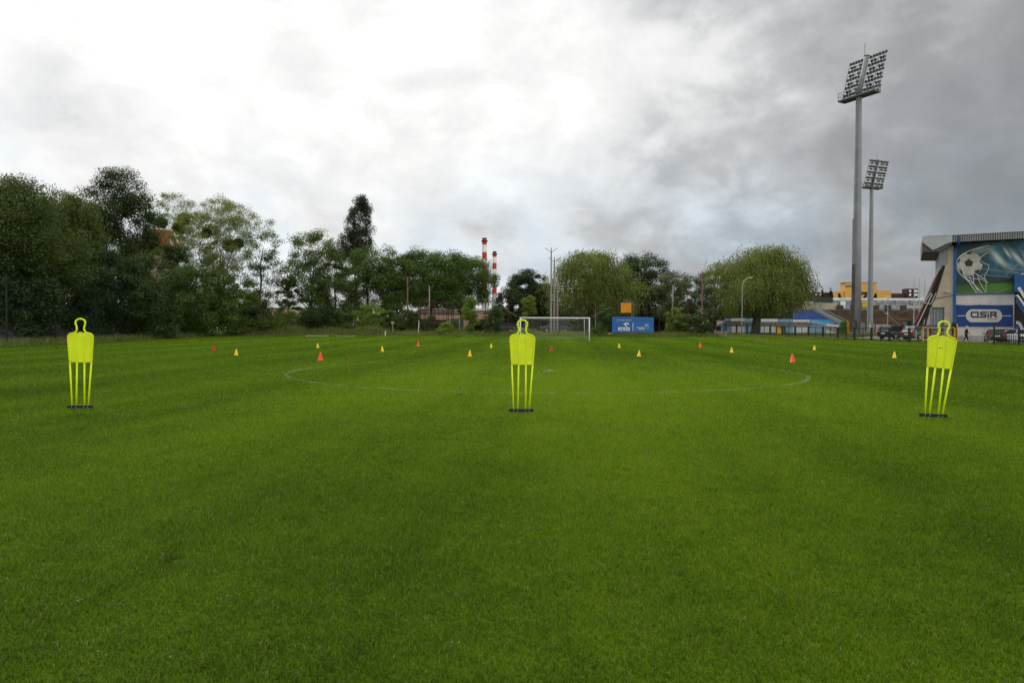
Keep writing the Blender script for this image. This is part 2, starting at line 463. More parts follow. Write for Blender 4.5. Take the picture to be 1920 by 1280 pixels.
def make_clover():
    """flat broad leaves of clover and plantain between the blades"""
    rng = np.random.default_rng(21); m = leaf_mat('clover_leaves', (.050, .105, .012), (.120, .195, .030), .45)
    n = 170; y = 2.2 + 12 * rng.random(n) ** 1.2; x = rng.uniform(-1, 1, n) * (.8 * y + 1.5)
    k = rng.integers(4, 14, n); i = np.repeat(np.arange(n), k); q = len(i)
    P = np.stack((x[i] + rng.normal(size=q) * .035, y[i] + rng.normal(size=q) * .035, np.zeros(q)), 1); P[:, 2] = gz(P[:, 0], P[:, 1]) + rng.uniform(.010, .028, q)
    a = rng.uniform(0, 6.28, q); d = np.stack((np.cos(a), np.sin(a), rng.normal(size=q) * .25), 1); s = np.stack((-np.sin(a), np.cos(a), rng.normal(size=q) * .25), 1)
    L = rng.uniform(.004, .010, q)[:, None]
    V = np.stack((P - d * L, P + s * L * .75, P + d * L, P - s * L * .75), 1).reshape(-1, 3)
    o = np_mesh('clover', V, np.arange(4 * q), np.full(q, 4), m, rng.random(q)); tag(o, 'small pale clover leaves scattered in the near grass', 'clover', kind='stuff')
make_clover()

def make_tall_grass():
    m = leaf_mat('meadow_blades', (.060, .115, .014), (.26, .28, .075), .4)
    rng = np.random.default_rng(8); Ps = []; Hs = []
    def strip(x0, x1, yf, depth, dens, h):
        n = int((x1 - x0) * depth * dens); x = rng.uniform(x0, x1, n); y = yf(x) + rng.uniform(0, depth, n)
        k = .55 + .45 * np.sin(x * .9) * np.sin(x * .31 + 1) + .25 * np.sin(y * 2.1)
        hh = h * np.clip(k + .45, .45, 1.5) * rng.uniform(.5, 1.2, n)
        hh *= np.clip((y - yf(x)) / .8 + .35, .35, 1)
        Ps.append(np.stack((x, y, gz(x, y) - .02), 1)); Hs.append(hh)
    far = lambda x: 88.6 + .5 * np.sin(x * .35) + .3 * np.sin(x * 1.1)
    strip(-38, 27.5, far, 2.2, 190, .55)
    strip(-38, 27.0, lambda x: far(x) + 2.0, 4.5, 90, .75)
    strip(-38, -16, lambda x: far(x) + 1.0, 6.0, 110, 1.15)
    n = 16000; y = rng.uniform(26, 89, n); x = -38.3 - rng.uniform(0, 1, n) ** 1.2 * 3.6 + .3 * np.sin(y)
    Ps.append(np.stack((x, y, gz(x, y) - .02), 1)); Hs.append(.75 * rng.uniform(.3, 1.2, n) * np.clip((-38.0 - x) / 1.0 + .3, .3, 1))
    # along the right-hand fence
    t = rng.random(9000); fx = np.interp(t, [0, .55, 1], [28.8, 39.2, 52.3]); fy = np.interp(t, [0, .55, 1], [96.8, 78.6, 60.0])
    x = fx + rng.uniform(-.3, 2.0, 9000) * .8; y = fy + rng.uniform(-.3, 2.0, 9000) * .8
    Ps.append(np.stack((x, y, gz(x, y) - .02), 1)); Hs.append(.32 * rng.uniform(.3, 1.3, 9000))
    P = np.concatenate(Ps); H = np.concatenate(Hs)
    o = blade_mesh('tall_grass', P, H, np.full(len(P), .035) * rng.uniform(.6, 1.3, len(P)), rng.uniform(.1, .8, len(P)), rng, m)
    tag(o, 'unmown tall grass and weeds along the pitch edge and fences', 'tall grass', kind='stuff')
make_tall_grass()

# ------------------------------------------------------------------ trees
BARK = lambda: mat('bark', (.075, .062, .048), rough=.9, var=.35, scale=6, bump=.5)
LEAF = {
    'olive':  ((.024, .048, .007), (.105, .145, .020)),
    'dark':   ((.015, .033, .006), (.058, .092, .016)),
    'green':  ((.030, .066, .008), (.130, .205, .025)),
    'light':  ((.085, .125, .022), (.270, .310, .075)),
    'maple':  ((.030, .062, .012), (.105, .155, .030)),
    'willow': ((.046, .080, .011), (.220, .265, .048)),
    'silver': ((.050, .082, .024), (.205, .245, .100)),
    'poplar': ((.016, .032, .012), (.060, .082, .034)),
    'fresh':  ((.075, .145, .012), (.235, .330, .032)),
    'spruce': ((.008, .014, .008), (.020, .030, .016)),
}
def leaf_cards(P, size, rng, elong=.62, axis=None, droop=.0, face=None):
    """kite-shaped leaf faces at the points P"""
    n = len(P)
    d = rng.normal(size=(n, 3)) if axis is None else axis + rng.normal(size=(n, 3)) * .35
    d[:, 2] -= droop
    d /= np.linalg.norm(d, axis=1)[:, None] + 1e-9
    if face is not None:            # leaves turn their faces outwards and up to the light
        fn = face + np.array((0, 0, .55)) + rng.normal(size=(n, 3)) * .5; fn /= np.linalg.norm(fn, axis=1)[:, None] + 1e-9
        d = np.cross(fn, rng.normal(size=(n, 3))); d /= np.linalg.norm(d, axis=1)[:, None] + 1e-9
        q = fn
    else: q = rng.normal(size=(n, 3))
    s = np.cross(d, q); s /= np.linalg.norm(s, axis=1)[:, None] + 1e-9
    L = (size * rng.uniform(.6, 1.35, n))[:, None]
    V = np.empty((n, 4, 3))
    V[:, 0] = P - d * L * .5; V[:, 1] = P + s * L * elong * .5 - d * L * .05; V[:, 2] = P + d * L * .5; V[:, 3] = P - s * L * elong * .5 - d * L * .05
    return V

TREE_SEED = [100]
def tree(name, label, cat, px, Y, top, hw, bot, leaf='green', shape='round', nc=120, nl=130, ls=.26, cr=None, trunk=.28, lean=(0, 0), limbs=12, twigs=False,
         seed=None, group=None, stems=1, fill=.42, trunk_top=.72, depth=1.0, tint_c=.45, stuff_flowers=False, base_px=None):
    TREE_SEED[0] += 1; rng = np.random.default_rng(seed or TREE_SEED[0])
    if shape != 'willow' and shape != 'cone': ls *= .76; nl = int(nl * 1.95)
    b = G(px if base_px is None else base_px, Y); off = G(px, Y).x - b.x
    H = W(px, top, Y).z - b.z; a = hw * Y / FPX; z0 = max(W(px, bot, Y).z - b.z, .05)
    root = thing(name, label, cat, b, 0, group)
    # -- crown: clumps inside a lumpy envelope
    def width(t):
        if shape == 'round': return np.sqrt(np.clip(1 - (1.75 * (t - .45)) ** 2, 0, 1)) if True else 0
        if shape == 'willow': return np.sqrt(np.clip(1 - np.where(t < .28, 1.6 * (.28 - t), 1.30 * (t - .28)) ** 2.0, 0, 1))
        if shape == 'column': return np.clip(np.minimum(t * 5 + .35, 1) * np.clip(1.03 - t, 0, 1) ** .38, 0, 1)
        if shape == 'cone': return np.clip(1 - t, 0.04, 1)
        if shape == 'fan': return np.clip(.25 + .95 * t, 0, 1) * np.sqrt(np.clip(1.02 - t ** 3, 0, 1))
        if shape == 'bush': return np.sqrt(np.clip(1 - (t - .18) ** 2 * 1.45, 0, 1))
        return np.sqrt(np.clip(1 - (1.75 * (t - .45)) ** 2, 0, 1))
    ph = rng.uniform(0, 6.28, 6)
    t = np.empty(0)
    while len(t) < nc:
        c = rng.random(nc * 3); t = np.concatenate((t, c[rng.random(nc * 3) < width(c) ** 1.3 + .04]))
    t = t[:nc]; th = rng.uniform(0, 2 * np.pi, nc); rho = rng.random(nc) ** fill
    lump = 1 + (.16 if shape != 'willow' else .30) * np.sin(2 * th + 5 * t + ph[0]) + .13 * np.sin(3 * th - 7 * t + ph[1]) + .10 * np.sin(5 * th + 11 * t + ph[2])
    w = width(t) * a * lump * rho
    zz = z0 + (H - z0) * t * (1 - .05 * (1 + np.sin(2 * th + ph[3])))
    if cr is None: cr = min(max(.20 * a, .35), 1.25)
    C = np.stack((off + w * np.cos(th) + lean[0] * t * H, w * np.sin(th) * depth + lean[1] * t * H, zz), 1)
    C[:, 2] = np.minimum(C[:, 2], H - cr * .5)
    # -- wood
    wood = MB(); samples = []
    tt = H * trunk_top
    for s in range(stems):
        ang = 2 * math.pi * s / max(stems, 1) + rng.uniform(0, 1)
        sp = 0 if stems == 1 else .35 * a
        pts = [Vector((math.cos(ang) * sp * .12, math.sin(ang) * sp * .12, -.15))]
        for k in range(1, 6):
            f = k / 5
            pts.append(Vector((math.cos(ang) * sp * f + off * f + lean[0] * f * tt + rng.normal() * .02 * H * f, math.sin(ang) * sp * f + lean[1] * f * tt + rng.normal() * .02 * H * f, tt * f)))
        tr = trunk / math.sqrt(stems)
        pts = smooth_path(pts, 3)
        rad = [tr * (1.25 if i == 0 else 1) * (1 - .82 * i / (len(pts) - 1)) for i in range(len(pts))]
        wood.tube(pts, rad, 8)
        samples += [(p, r * .7) for p, r in zip(pts, rad) if p.z > .18 * H]
    order = rng.permutation(nc)
    for ii, k in enumerate(order):
        if ii >= limbs and not twigs: break
        c = Vector(C[k]); best = None
        for p, r in samples:
            if p.z > c.z + .1: continue
            d = (p - c).length + (0 if r > .04 else .4)
            if best is None or d < best[0]: best = (d, p, r)
        if best is None: continue
        p, r = best[1], best[2]
        if ii < limbs:
            low = [q for q in samples if q[0].z < max(p.z - .12 * H, .2 * H)]
            if low: p, r = low[int(rng.integers(len(low)))]
        mid = p.lerp(c, .5) + Vector((0, 0, .10 * (c - p).length))
        r0 = min(r * .6, .16) if ii < limbs else min(r * .5, .05)
        pth = smooth_path([p, mid, c], 3); rr = [r0 * (1 - .85 * i / (len(pth) - 1)) for i in range(len(pth))]
        wood.tube(pth, rr, 5, cap=False)
        samples += [(q, x) for q, x in zip(pth[1:], rr[1:])]
    wood.build('trunk', BARK(), root, smooth=True)
    # -- leaves
    if shape == 'willow':
        Ps = []; Ax = []; tn = []
        for k in range(nc):
            ns = max(3, int(nl / 9)); ct = rng.random()
            for s in range(ns):
                p = C[k] + rng.normal(size=3) * cr * np.array((.8, .8, .5))
                L = min(rng.uniform(.8, 3.4) * (.35 + .9 * rng.random()), max(p[2] - max(z0 + rng.uniform(-.9, 1.5), .3), .5))
                m_ = max(3, int(L / .17)); f = np.linspace(0, 1, m_)
                o = np.array((p[0] - off, p[1])); o = o / (np.linalg.norm(o) + .3)
                sw = L * .22 * (1 - (1 - f) ** 2)
                q = np.stack((p[0] + o[0] * sw + rng.normal() * .1 * f + WIND * L * f * f, p[1] + o[1] * sw, p[2] - L * f ** 1.15), 1)
                q += rng.normal(size=q.shape) * .07
                Ps.append(q); Ax.append(np.tile((o[0] * .3, o[1] * .3, -1.0), (m_, 1)))
                tn.append(np.clip(tint_c * ct + (1 - tint_c) * rng.random(m_), 0, 1))
            m_ = int(nl * 1.0)
            q = rng.normal(size=(m_, 3)); q /= np.linalg.norm(q, axis=1)[:, None]; q = C[k] + q * (rng.random(m_) ** .5)[:, None] * 1.5 * cr * rng.uniform(.7, 1.25) * np.array((1, 1, .66)); Ps.append(q); Ax.append(rng.normal(size=(m_, 3)) * .8 + np.array((0, 0, -.5))); tn.append(np.clip(.15 + tint_c * ct + (1 - tint_c) * rng.random(m_), 0, 1))
        P = np.concatenate(Ps); V = leaf_cards(P, ls * 1.35, rng, .42, np.concatenate(Ax)); tint = np.concatenate(tn)
    else:
        n = nc * nl; k = np.repeat(np.arange(nc), nl)
        size = rng.uniform(.6, 1.25, nc)[k]
        g = rng.normal(size=(n, 3)); g /= np.linalg.norm(g, axis=1)[:, None]; g = g * ((rng.random(n) ** .5) * 1.0)[:, None]
        P = C[k] + 1.55 * g * (cr * size)[:, None] * np.array((1, 1, .68))
        if shape == 'column': P[:, 2] += (rng.random(n) ** 1.5) * cr * 1.2
        P[:, 2] = np.maximum(P[:, 2], .12)
        V = leaf_cards(P, ls, rng, .66, face=g)
        tint = np.clip(tint_c * rng.random(nc)[k] + (1 - tint_c) * rng.random(n), 0, 1)
    c0, c1 = LEAF[leaf]; m = leaf_mat(leaf + '_leaves', c0, c1)
    V = V.reshape(-1, 3); nq = len(V) // 4
    np_mesh('crown', V, np.arange(nq * 4), np.full(nq, 4), m, tint, root)
    root['_c'] = 1; del root['_c']
    return root, C, rng
WIND = .05

T = tree
# left row behind the tall ball fence
T('willow_tree', 'tall broad olive green tree filling the left edge behind the ball fence', 'tree', 8, 62, 328, 108, 560, 'olive', 'round', 330, 240, .20, trunk=.45, limbs=18)
T('willow_tree', 'olive willow with feathery crown between left edge tree and tall dark ash', 'tree', 122, 74, 344, 62, 540, 'olive', 'willow', 230, 170, .17, trunk=.4, limbs=14)
T('ash_tree', 'tallest dark green tree on the left, left of the red roof', 'tree', 226, 86, 318, 66, 520, 'dark', 'round', 190, 190, .24, trunk=.4, limbs=26, cr=1.05, tint_c=.3)
T('elder_tree', 'low dark thicket tree under the leftmost willow behind the fence', 'tree', 30, 60, 470, 75, 628, 'dark', 'bush', 130, 190, .24, trunk=.2, stems=3)
T('elder_tree', 'dark low tree below the feathery olive willow behind the fence', 'tree', 130, 68, 455, 75, 628, 'dark', 'bush', 130, 190, .24, trunk=.2, stems=3)
T('elder_tree', 'dark undergrowth tree below the tallest ash behind the fence', 'tree', 225, 74, 470, 70, 628, 'dark', 'bush', 120, 190, .24, trunk=.2, stems=3)
T('maple_tree', 'mid green maple with lit leaf tiers below the red roof', 'tree', 285, 80, 462, 66, 622, 'maple', 'bush', 120, 170, .24, trunk=.2, stems=2)
T('birch_tree', 'thin pale green tree standing in front of the red roof', 'tree', 332, 104, 360, 64, 520, 'light', 'fan', 200, 64, .19, trunk=.22, limbs=26, twigs=True, cr=.62)
T('poplar_tree', 'pale wispy fan shaped tree with mistletoe, right of the red roof', 'tree', 408, 92, 366, 100, 540, 'light', 'fan', 400, 74, .18, trunk=.3, limbs=60, twigs=True, stems=6, cr=.62, lean=(.05, 0), base_px=385)
T('maple_tree', 'leafy mid green tree hiding the wall under the red roof', 'tree', 328, 94, 458, 44, 622, 'maple', 'bush', 110, 160, .23, trunk=.2, stems=3)
T('elder_tree', 'dark bushy tree at the foot of the open branched tree', 'tree', 478, 101, 558, 34, 622, 'dark', 'bush', 70, 160, .24, trunk=.15, stems=3)
T('maple_tree', 'broad dark green tree beneath the wispy fan shaped tree', 'tree', 375, 86, 478, 72, 622, 'green', 'bush', 130, 180, .24, trunk=.2, stems=3)
T('elder_tree', 'bushy green tree between the wispy fan tree and the open branched tree', 'tree', 445, 90, 505, 45, 620, 'green', 'bush', 80, 160, .24, trunk=.2, stems=3)
T('ash_tree', 'open branched thin tree whose bare limbs show against the sky', 'tree', 490, 98, 424, 40, 570, 'maple', 'round', 95, 75, .23, trunk=.22, limbs=26, twigs=True, cr=.75, trunk_top=.8)
T('elder_tree', 'slender green shrub tree just right of the open branched tree', 'tree', 540, 100, 515, 22, 600, 'green', 'round', 50, 100, .23, trunk=.12, limbs=10)
T('maple_tree', 'round maple with visible trunk and loose crown left of the poplar', 'tree', 585, 100, 430, 56, 565, 'green', 'round', 125, 120, .25, trunk=.3, limbs=26, twigs=True, cr=.85)
T('poplar_tree', 'tall columnar poplar rising above the left tree row', 'tree', 666, 150, 366, 31, 500, 'poplar', 'column', 150, 120, .34, trunk=.4, lean=(.04, 0), limbs=10, cr=.85, tint_c=.35)
T('maple_tree', 'green tree directly below the tall columnar poplar', 'tree', 690, 108, 462, 52, 590, 'green', 'round', 110, 170, .26, trunk=.3, limbs=14)
T('maple_tree', 'low branching green tree between the round maple and the poplar', 'tree', 628, 104, 478, 42, 592, 'maple', 'round', 90, 150, .25, trunk=.25, limbs=14)
T('lime_tree', 'dark tree at the left end of the dense dark group near the chimneys', 'tree', 745, 106, 462, 48, 578, 'green', 'round', 105, 180, .26, trunk=.3, limbs=16)
T('lime_tree', 'big round dark tree in the middle of the group left of the chimneys', 'tree', 808, 110, 466, 66, 572, 'green', 'round', 150, 190, .27, trunk=.35, limbs=20, trunk_top=.62)
T('lime_tree', 'dark round tree whose crown edge hides the lower big chimney', 'tree', 866, 112, 470, 57, 576, 'green', 'round', 140, 190, .27, trunk=.35, limbs=18, trunk_top=.62)
T('lime_tree', 'dark rounded tree between the small chimney and the concrete poles', 'tree', 994, 116, 504, 40, 580, 'dark', 'round', 120, 180, .26, trunk=.3, limbs=14)
T('elder_tree', 'low dark spreading tree at left foot of the tree beside the poles', 'tree', 965, 112, 545, 26, 612, 'dark', 'bush', 70, 150, .25, trunk=.2, stems=2)
T('elder_tree', 'low dark spreading tree behind the goal left of the concrete poles', 'tree', 1015, 114, 540, 30, 612, 'dark', 'bush', 70, 150, .25, trunk=.2, stems=2)
T('willow_tree', 'broad weeping willow behind the goal and concrete poles', 'tree', 1108, 112, 470, 72, 585, 'willow', 'willow', 220, 150, .21, trunk=.5, limbs=16)
T('lime_tree', 'dark round tree tucked behind the right side of the goal willow', 'tree', 1200, 124, 475, 58, 580, 'dark', 'round', 140, 190, .28, trunk=.4, limbs=18, cr=1.1)
T('poplar_tree', 'silvery green loose tree left of the two wooden poles', 'tree', 1252, 116, 512, 38, 595, 'silver', 'round', 85, 140, .27, trunk=.25, limbs=14)
T('poplar_tree', 'silvery green loose tree beside the right wooden pole', 'tree', 1303, 118, 506, 40, 600, 'silver', 'round', 85, 140, .27, trunk=.25, limbs=14)
T('poplar_tree', 'silvery open tree against the left side of the large willow', 'tree', 1354, 122, 486, 38, 590, 'silver', 'round', 75, 120, .27, trunk=.25, limbs=16, twigs=True)
T('willow_tree', 'large weeping willow with dark trunk in front of the blue white wall', 'tree', 1430, 106, 464, 77, 583, 'willow', 'willow', 300, 170, .20, trunk=.75, limbs=22, base_px=1416)
T('elder_tree', 'dark hedge tree below the round maple left of the bright shrub', 'tree', 600, 96, 572, 45, 618, 'dark', 'bush', 80, 150, .22, trunk=.12, stems=3)
T('poplar_tree', 'tiny far poplar standing right beside the small chimney', 'tree', 937, 210, 548, 7, 590, 'poplar', 'column', 50, 60, .4, trunk=.2, limbs=4, cr=.6)
for px, Y, top, hw, lf, lab in ((742, 128, 596, 30, 'dark', 'dark low hedge tree behind the sign at the left of the cage'), (800, 130, 600, 32, 'dark', 'dark low hedge tree behind the rusty cage'), (905, 131, 600, 26, 'dark', 'dark low hedge tree behind the tall bright sapling'), (1030, 126, 572, 34, 'dark', 'dark hedge tree behind the goal, left of the concrete poles foot'), (1075, 128, 576, 34, 'dark', 'dark hedge tree directly under the left half of the goal willow'),
        (1128, 127, 572, 34, 'dark', 'dark hedge tree behind the left street lamp foot'), (1175, 131, 570, 34, 'dark', 'dark hedge tree behind the orange board'), (1222, 130, 574, 34, 'dark', 'dark hedge tree just right of the orange board'),
        (1270, 131, 572, 34, 'green', 'green hedge tree behind the slim concrete pole'), (1325, 130, 576, 32, 'green', 'green hedge tree behind the elder with white flowers'), (1383, 146, 560, 40, 'dark', 'dark hedge tree behind the left half of the large willow'), (1452, 148, 562, 42, 'dark', 'dark hedge tree behind the right half of the large willow')):
    T('hedge_tree', lab, 'tree', px, Y, top, hw, 622, lf, 'bush', 80, 170, .32, trunk=.2, stems=3, limbs=6, group='hedge trees in the background')
def far_wood():
    rng = np.random.default_rng(77); n = 26000
    x = rng.uniform(-420, 190, n); y = rng.uniform(370, 400, n)
    h = 9.5 + 2.5 * np.sin(x * .11) + 1.8 * np.sin(x * .31 + 2) + 1.2 * np.sin(x * .83)
    z = 1.3 + h * rng.random(n) ** .8
    V = leaf_cards(np.stack((x, y, z), 1), 2.0, rng, .75).reshape(-1, 3); k = len(V) // 4
    o = np_mesh('far_wood', V, np.arange(k * 4), np.full(k, 4), leaf_mat('dark_leaves', *LEAF['dark']), rng.random(k))
    tag(o, 'far wood on the horizon seen between the trunks', 'wood', kind='stuff')
far_wood()
# shrubs and saplings in front of the far fence
B = lambda *a, **k: tree('shrub', a[0], 'shrub', *a[1:], **k)
B('wide green shrub under the loose maple at the far left end', 530, 95, 583, 50, 619, 'green', 'bush', 75, 140, .2, trunk=.06, stems=3)
B('dark leafy shrub left of the bright yellow green shrub', 645, 95, 578, 24, 618, 'green', 'bush', 55, 130, .2, trunk=.06, stems=3)
B('bright yellow green shrub left of the white and red sign', 693, 94, 568, 27, 618, 'fresh', 'bush', 70, 130, .2, trunk=.06, stems=3)
B('mid green shrub right behind the white and red sign', 728, 95, 580, 20, 618, 'green', 'bush', 50, 120, .2, trunk=.06, stems=3)
B('yellow green shrub behind the small white pole sign', 772, 97, 578, 24, 616, 'maple', 'bush', 50, 70, .2, trunk=.06, stems=3)
B('dark shrub behind the left columns of the rusty cage', 812, 101, 592, 15, 622, 'green', 'bush', 36, 100, .19, trunk=.05, stems=3)
B('dark shrub behind the right columns of the rusty cage', 856, 101, 596, 14, 622, 'green', 'bush', 36, 100, .19, trunk=.05, stems=3)
B('low green shrub in front of the rusty cage', 836, 91, 605, 16, 625, 'fresh', 'bush', 34, 90, .17, trunk=.04, stems=3)
B('tall bright sapling at the right end of the rusty cage', 882, 92, 552, 15, 620, 'fresh', 'round', 55, 95, .19, trunk=.07, limbs=10)
B('bushy green sapling in front of the parked dark hatchback', 928, 92, 574, 19, 624, 'maple', 'round', 55, 95, .19, trunk=.07, limbs=10)
B('light green sapling in front of the dark rounded tree', 991, 106, 552, 13, 590, 'fresh', 'round', 40, 80, .2, trunk=.07, limbs=8)
B('small light shrub behind the goal net right side', 1085, 100, 582, 17, 612, 'olive', 'bush', 34, 80, .2, trunk=.05, stems=3)
B('narrow green sapling between the left street lamp and blue banner', 1133, 91, 572, 13, 627, 'maple', 'round', 60, 110, .18, trunk=.07, limbs=8)
B('low weedy shrub left of the blue banner foot', 1118, 90, 609, 17, 628, 'green', 'bush', 34, 90, .17, trunk=.04, stems=3)
B('fresh yellow green shrub right of the blue banner', 1270, 93, 572, 20, 620, 'fresh', 'bush', 60, 110, .19, trunk=.06, stems=3)
B('dark green shrub between fresh shrub and white flowering elder', 1288, 92, 590, 20, 624, 'green', 'bush', 50, 120, .18, trunk=.06, stems=3)
el, elC, elr = B('elder shrub dotted with white flower heads near the fence corner', 1313, 92, 583, 20, 624, 'maple', 'bush', 60, 120, .18, trunk=.06, stems=3)
fl = MB()
for k in range(60):
    q = elC[elr.integers(len(elC))] + elr.normal(size=3) * .45
    q[1] = min(q[1], -.2) - .25
    fl.lathe([(.02, 0), (.13, .03), (.11, .05), (.0, .06)], 7, (q[0], q[1], max(q[2], .4)))
fl.build('blossom', mat('blossom', (.75, .74, .66), var=.05), el)
# mistletoe balls hang in the thin trees
for i, (px, py, Y, r, lab) in enumerate(((345, 411, 92, .8, 'dark mistletoe ball highest in the thin tree right of the red roof'), (303, 418, 100, .85, 'dark mistletoe ball just above the red roof'),
                                         (335, 428, 92, .9, 'dark mistletoe ball low beside the gable of the red roof'), (388, 436, 92, .7, 'mistletoe ball in the middle of the wispy fan tree'),
                                         (430, 460, 92, .95, 'mistletoe ball on the right side of the wispy fan tree'), (447, 456, 92, .7, 'small mistletoe ball at the right end of the wispy fan tree'))):
    rng = np.random.default_rng(900 + i); p = W(px, py, Y)
    q = rng.normal(size=(1100, 3)); q /= np.linalg.norm(q, axis=1)[:, None]; q *= r * (rng.random(1100) ** .45)[:, None]
    V = leaf_cards(q, .26, rng, .5).reshape(-1, 3); n = len(V) // 4
    o = np_mesh('mistletoe', V, np.arange(n * 4), np.full(n, 4), leaf_mat('olive_leaves', *LEAF['olive']), rng.random(n) * .45); o.location = p
    tag(o, lab, 'mistletoe', 'mistletoe balls in the thin trees')

# ------------------------------------------------------------------ training mannequins
NEON = mat('neon_plastic', (.84, .94, .010), rough=.34, var=.06, scale=3, trans=.30, stain=((.52, .66, .03), .35), spec=.4)
BLACKP = mat('black_rubber', (.012, .012, .012), rough=.6, var=.3)
STEEL = mat('steel', (.55, .55, .55), rough=.35, metal=.9, var=.1)
def make_mannequin(loc, label, group):
    r = thing('training_mannequin', label, 'training dummy', loc, 0, group)
    # head and shoulders: one bent tube
    half = [(.192, .905), (.205, 1.10), (.222, 1.345), (.214, 1.400), (.185, 1.432), (.135, 1.446), (.095, 1.462), (.070, 1.500), (.064, 1.540), (.073, 1.585), (.087, 1.630), (.079, 1.675), (.047, 1.706), (0, 1.716)]
    pts = [(x, 0, z) for x, z in half] + [(-x, 0, z) for x, z in half[-2::-1]]
    MB().tube(smooth_path(pts, 5), .0165, 10).build('head_frame', NEON, r, smooth=True)
    arch = [(-.066, 0, .905), (-.069, 0, 1.20), (-.068, 0, 1.37)] + [(.068 * math.cos(math.pi - a), 0, 1.385 + .070 * math.sin(a)) for a in np.linspace(.1, math.pi - .1, 9)] + [(.068, 0, 1.37), (.069, 0, 1.20), (.066, 0, .905)]
    for xb, xt in ((-.158, -.192), (-.082, -.066), (.062, .066), (.126, .192)):
        MB().tube([(xb, 0, .045), (xb * .5 + xt * .5, 0, .49), (xt, 0, .91)], .0155, 10).build('leg', NEON, r, smooth=True)
    # perforated chest panel with real holes
    def hw(z): return np.interp(z, [.905, 1.1, 1.345, 1.40, 1.432, 1.45, 1.47], [.192, .205, .222, .214, .185, .10, .07])
    p = .0062; nx = int(.46 / p); nz = int(.57 / p)
    pm = MB(); idx = {}
    def vid(i, j):
        if (i, j) not in idx:
            idx[(i, j)] = len(pm.v); pm.v.append(((i - nx / 2) * p, 0, .895 + j * p))
        return idx[(i, j)]
    for i in range(nx):
        for j in range(nz):
            x = (i + .5 - nx / 2) * p; z = .895 + (j + .5) * p
            if abs(x) > hw(z) - .002 or z < .9 or z > (1.452 if abs(x) < .066 else 1.47): continue
            hole = i % 3 == 0 and j % 3 == 0 and .955 < z < 1.365 and (.085 < abs(x) < .185 or abs(x) < .05) and not (abs(x) < .06 and 1.215 < z < 1.275)
            if hole: continue
            pm.f.append((vid(i, j), vid(i + 1, j), vid(i + 1, j + 1), vid(i, j + 1)))
    pan = pm.build('chest_panel', NEON, r)
    sd = pan.modifiers.new('thickness', 'SOLIDIFY'); sd.thickness = .010; sd.offset = 0
    MB().tube(smooth_path(arch, 4), .0125, 8).build('rib', NEON, pan, smooth=True)
    MB().tube([(-.19, 0, .905), (.19, 0, .905)], .010, 8).build('lower_rim', NEON, pan, smooth=True)
    MB().box((-.014, 0, .064), (.445, .05, .054)).build('base_bar', BLACKP, r, bevel=.004)
    for x in (-.158, -.082, .062, .126):
        MB().lathe([(.008, 0), (.008, .003)], 8).add([], []).build('bolt', STEEL, r).matrix_local = Matrix.Translation((x, -.0255, .062)) @ Matrix.Rotation(math.pi / 2, 4, 'X')
        MB().lathe([(.001, -.09), (.005, 0), (.005, .04)], 8).build('ground_spike', STEEL, r).location = (x, 0, 0)
    return r
gm = 'training dummies standing in a row across the pitch'
m1 = make_mannequin(ghit(979, 775) - Vector((0, 0, .002)), 'upright neon yellow training dummy in front of the goal and centre circle', gm)
m2 = dup(m1, ghit(152, 768) - Vector((0, 0, .002)), R(6), 'upright neon yellow training dummy in front of the dark trees and tall fence', gm)
m3 = dup(m1, ghit(1751, 785) - Vector((0, 0, .002)), 0, 'neon yellow training dummy leaning to the right in front of the stadium stand', gm)
m3.rotation_euler = (0, R(5.0), R(-8))
for c in m3.children:
    if c.name.startswith('base_bar'): c.rotation_euler = (0, R(-3.2), 0)
    if c.name.startswith('chest_panel'):
        lg = MB(); fn = lambda q: (q[0], -.0066, q[1])
        lg.add([fn((-.030 + .013 * math.cos(a), 1.245 + .009 * math.sin(a))) for a in np.linspace(0, 6.28, 17)[:-1]], [tuple(range(16))])
        x = -.014
        for w in (.010, .008, .010, .009):
            lg.flat([(x, 1.237), (x + w * .75, 1.237), (x + w * .75, 1.240), (x, 1.240)], fn).flat([(x, 1.251), (x + w * .75, 1.251), (x + w * .75, 1.254), (x, 1.254)], fn).flat([(x, 1.240), (x + .003, 1.240), (x + .003, 1.251), (x, 1.251)], fn)
            x += w + .001
        lg.build('emblem', mat('emblem_ink', (.02, .05, .02), var=.1), c)

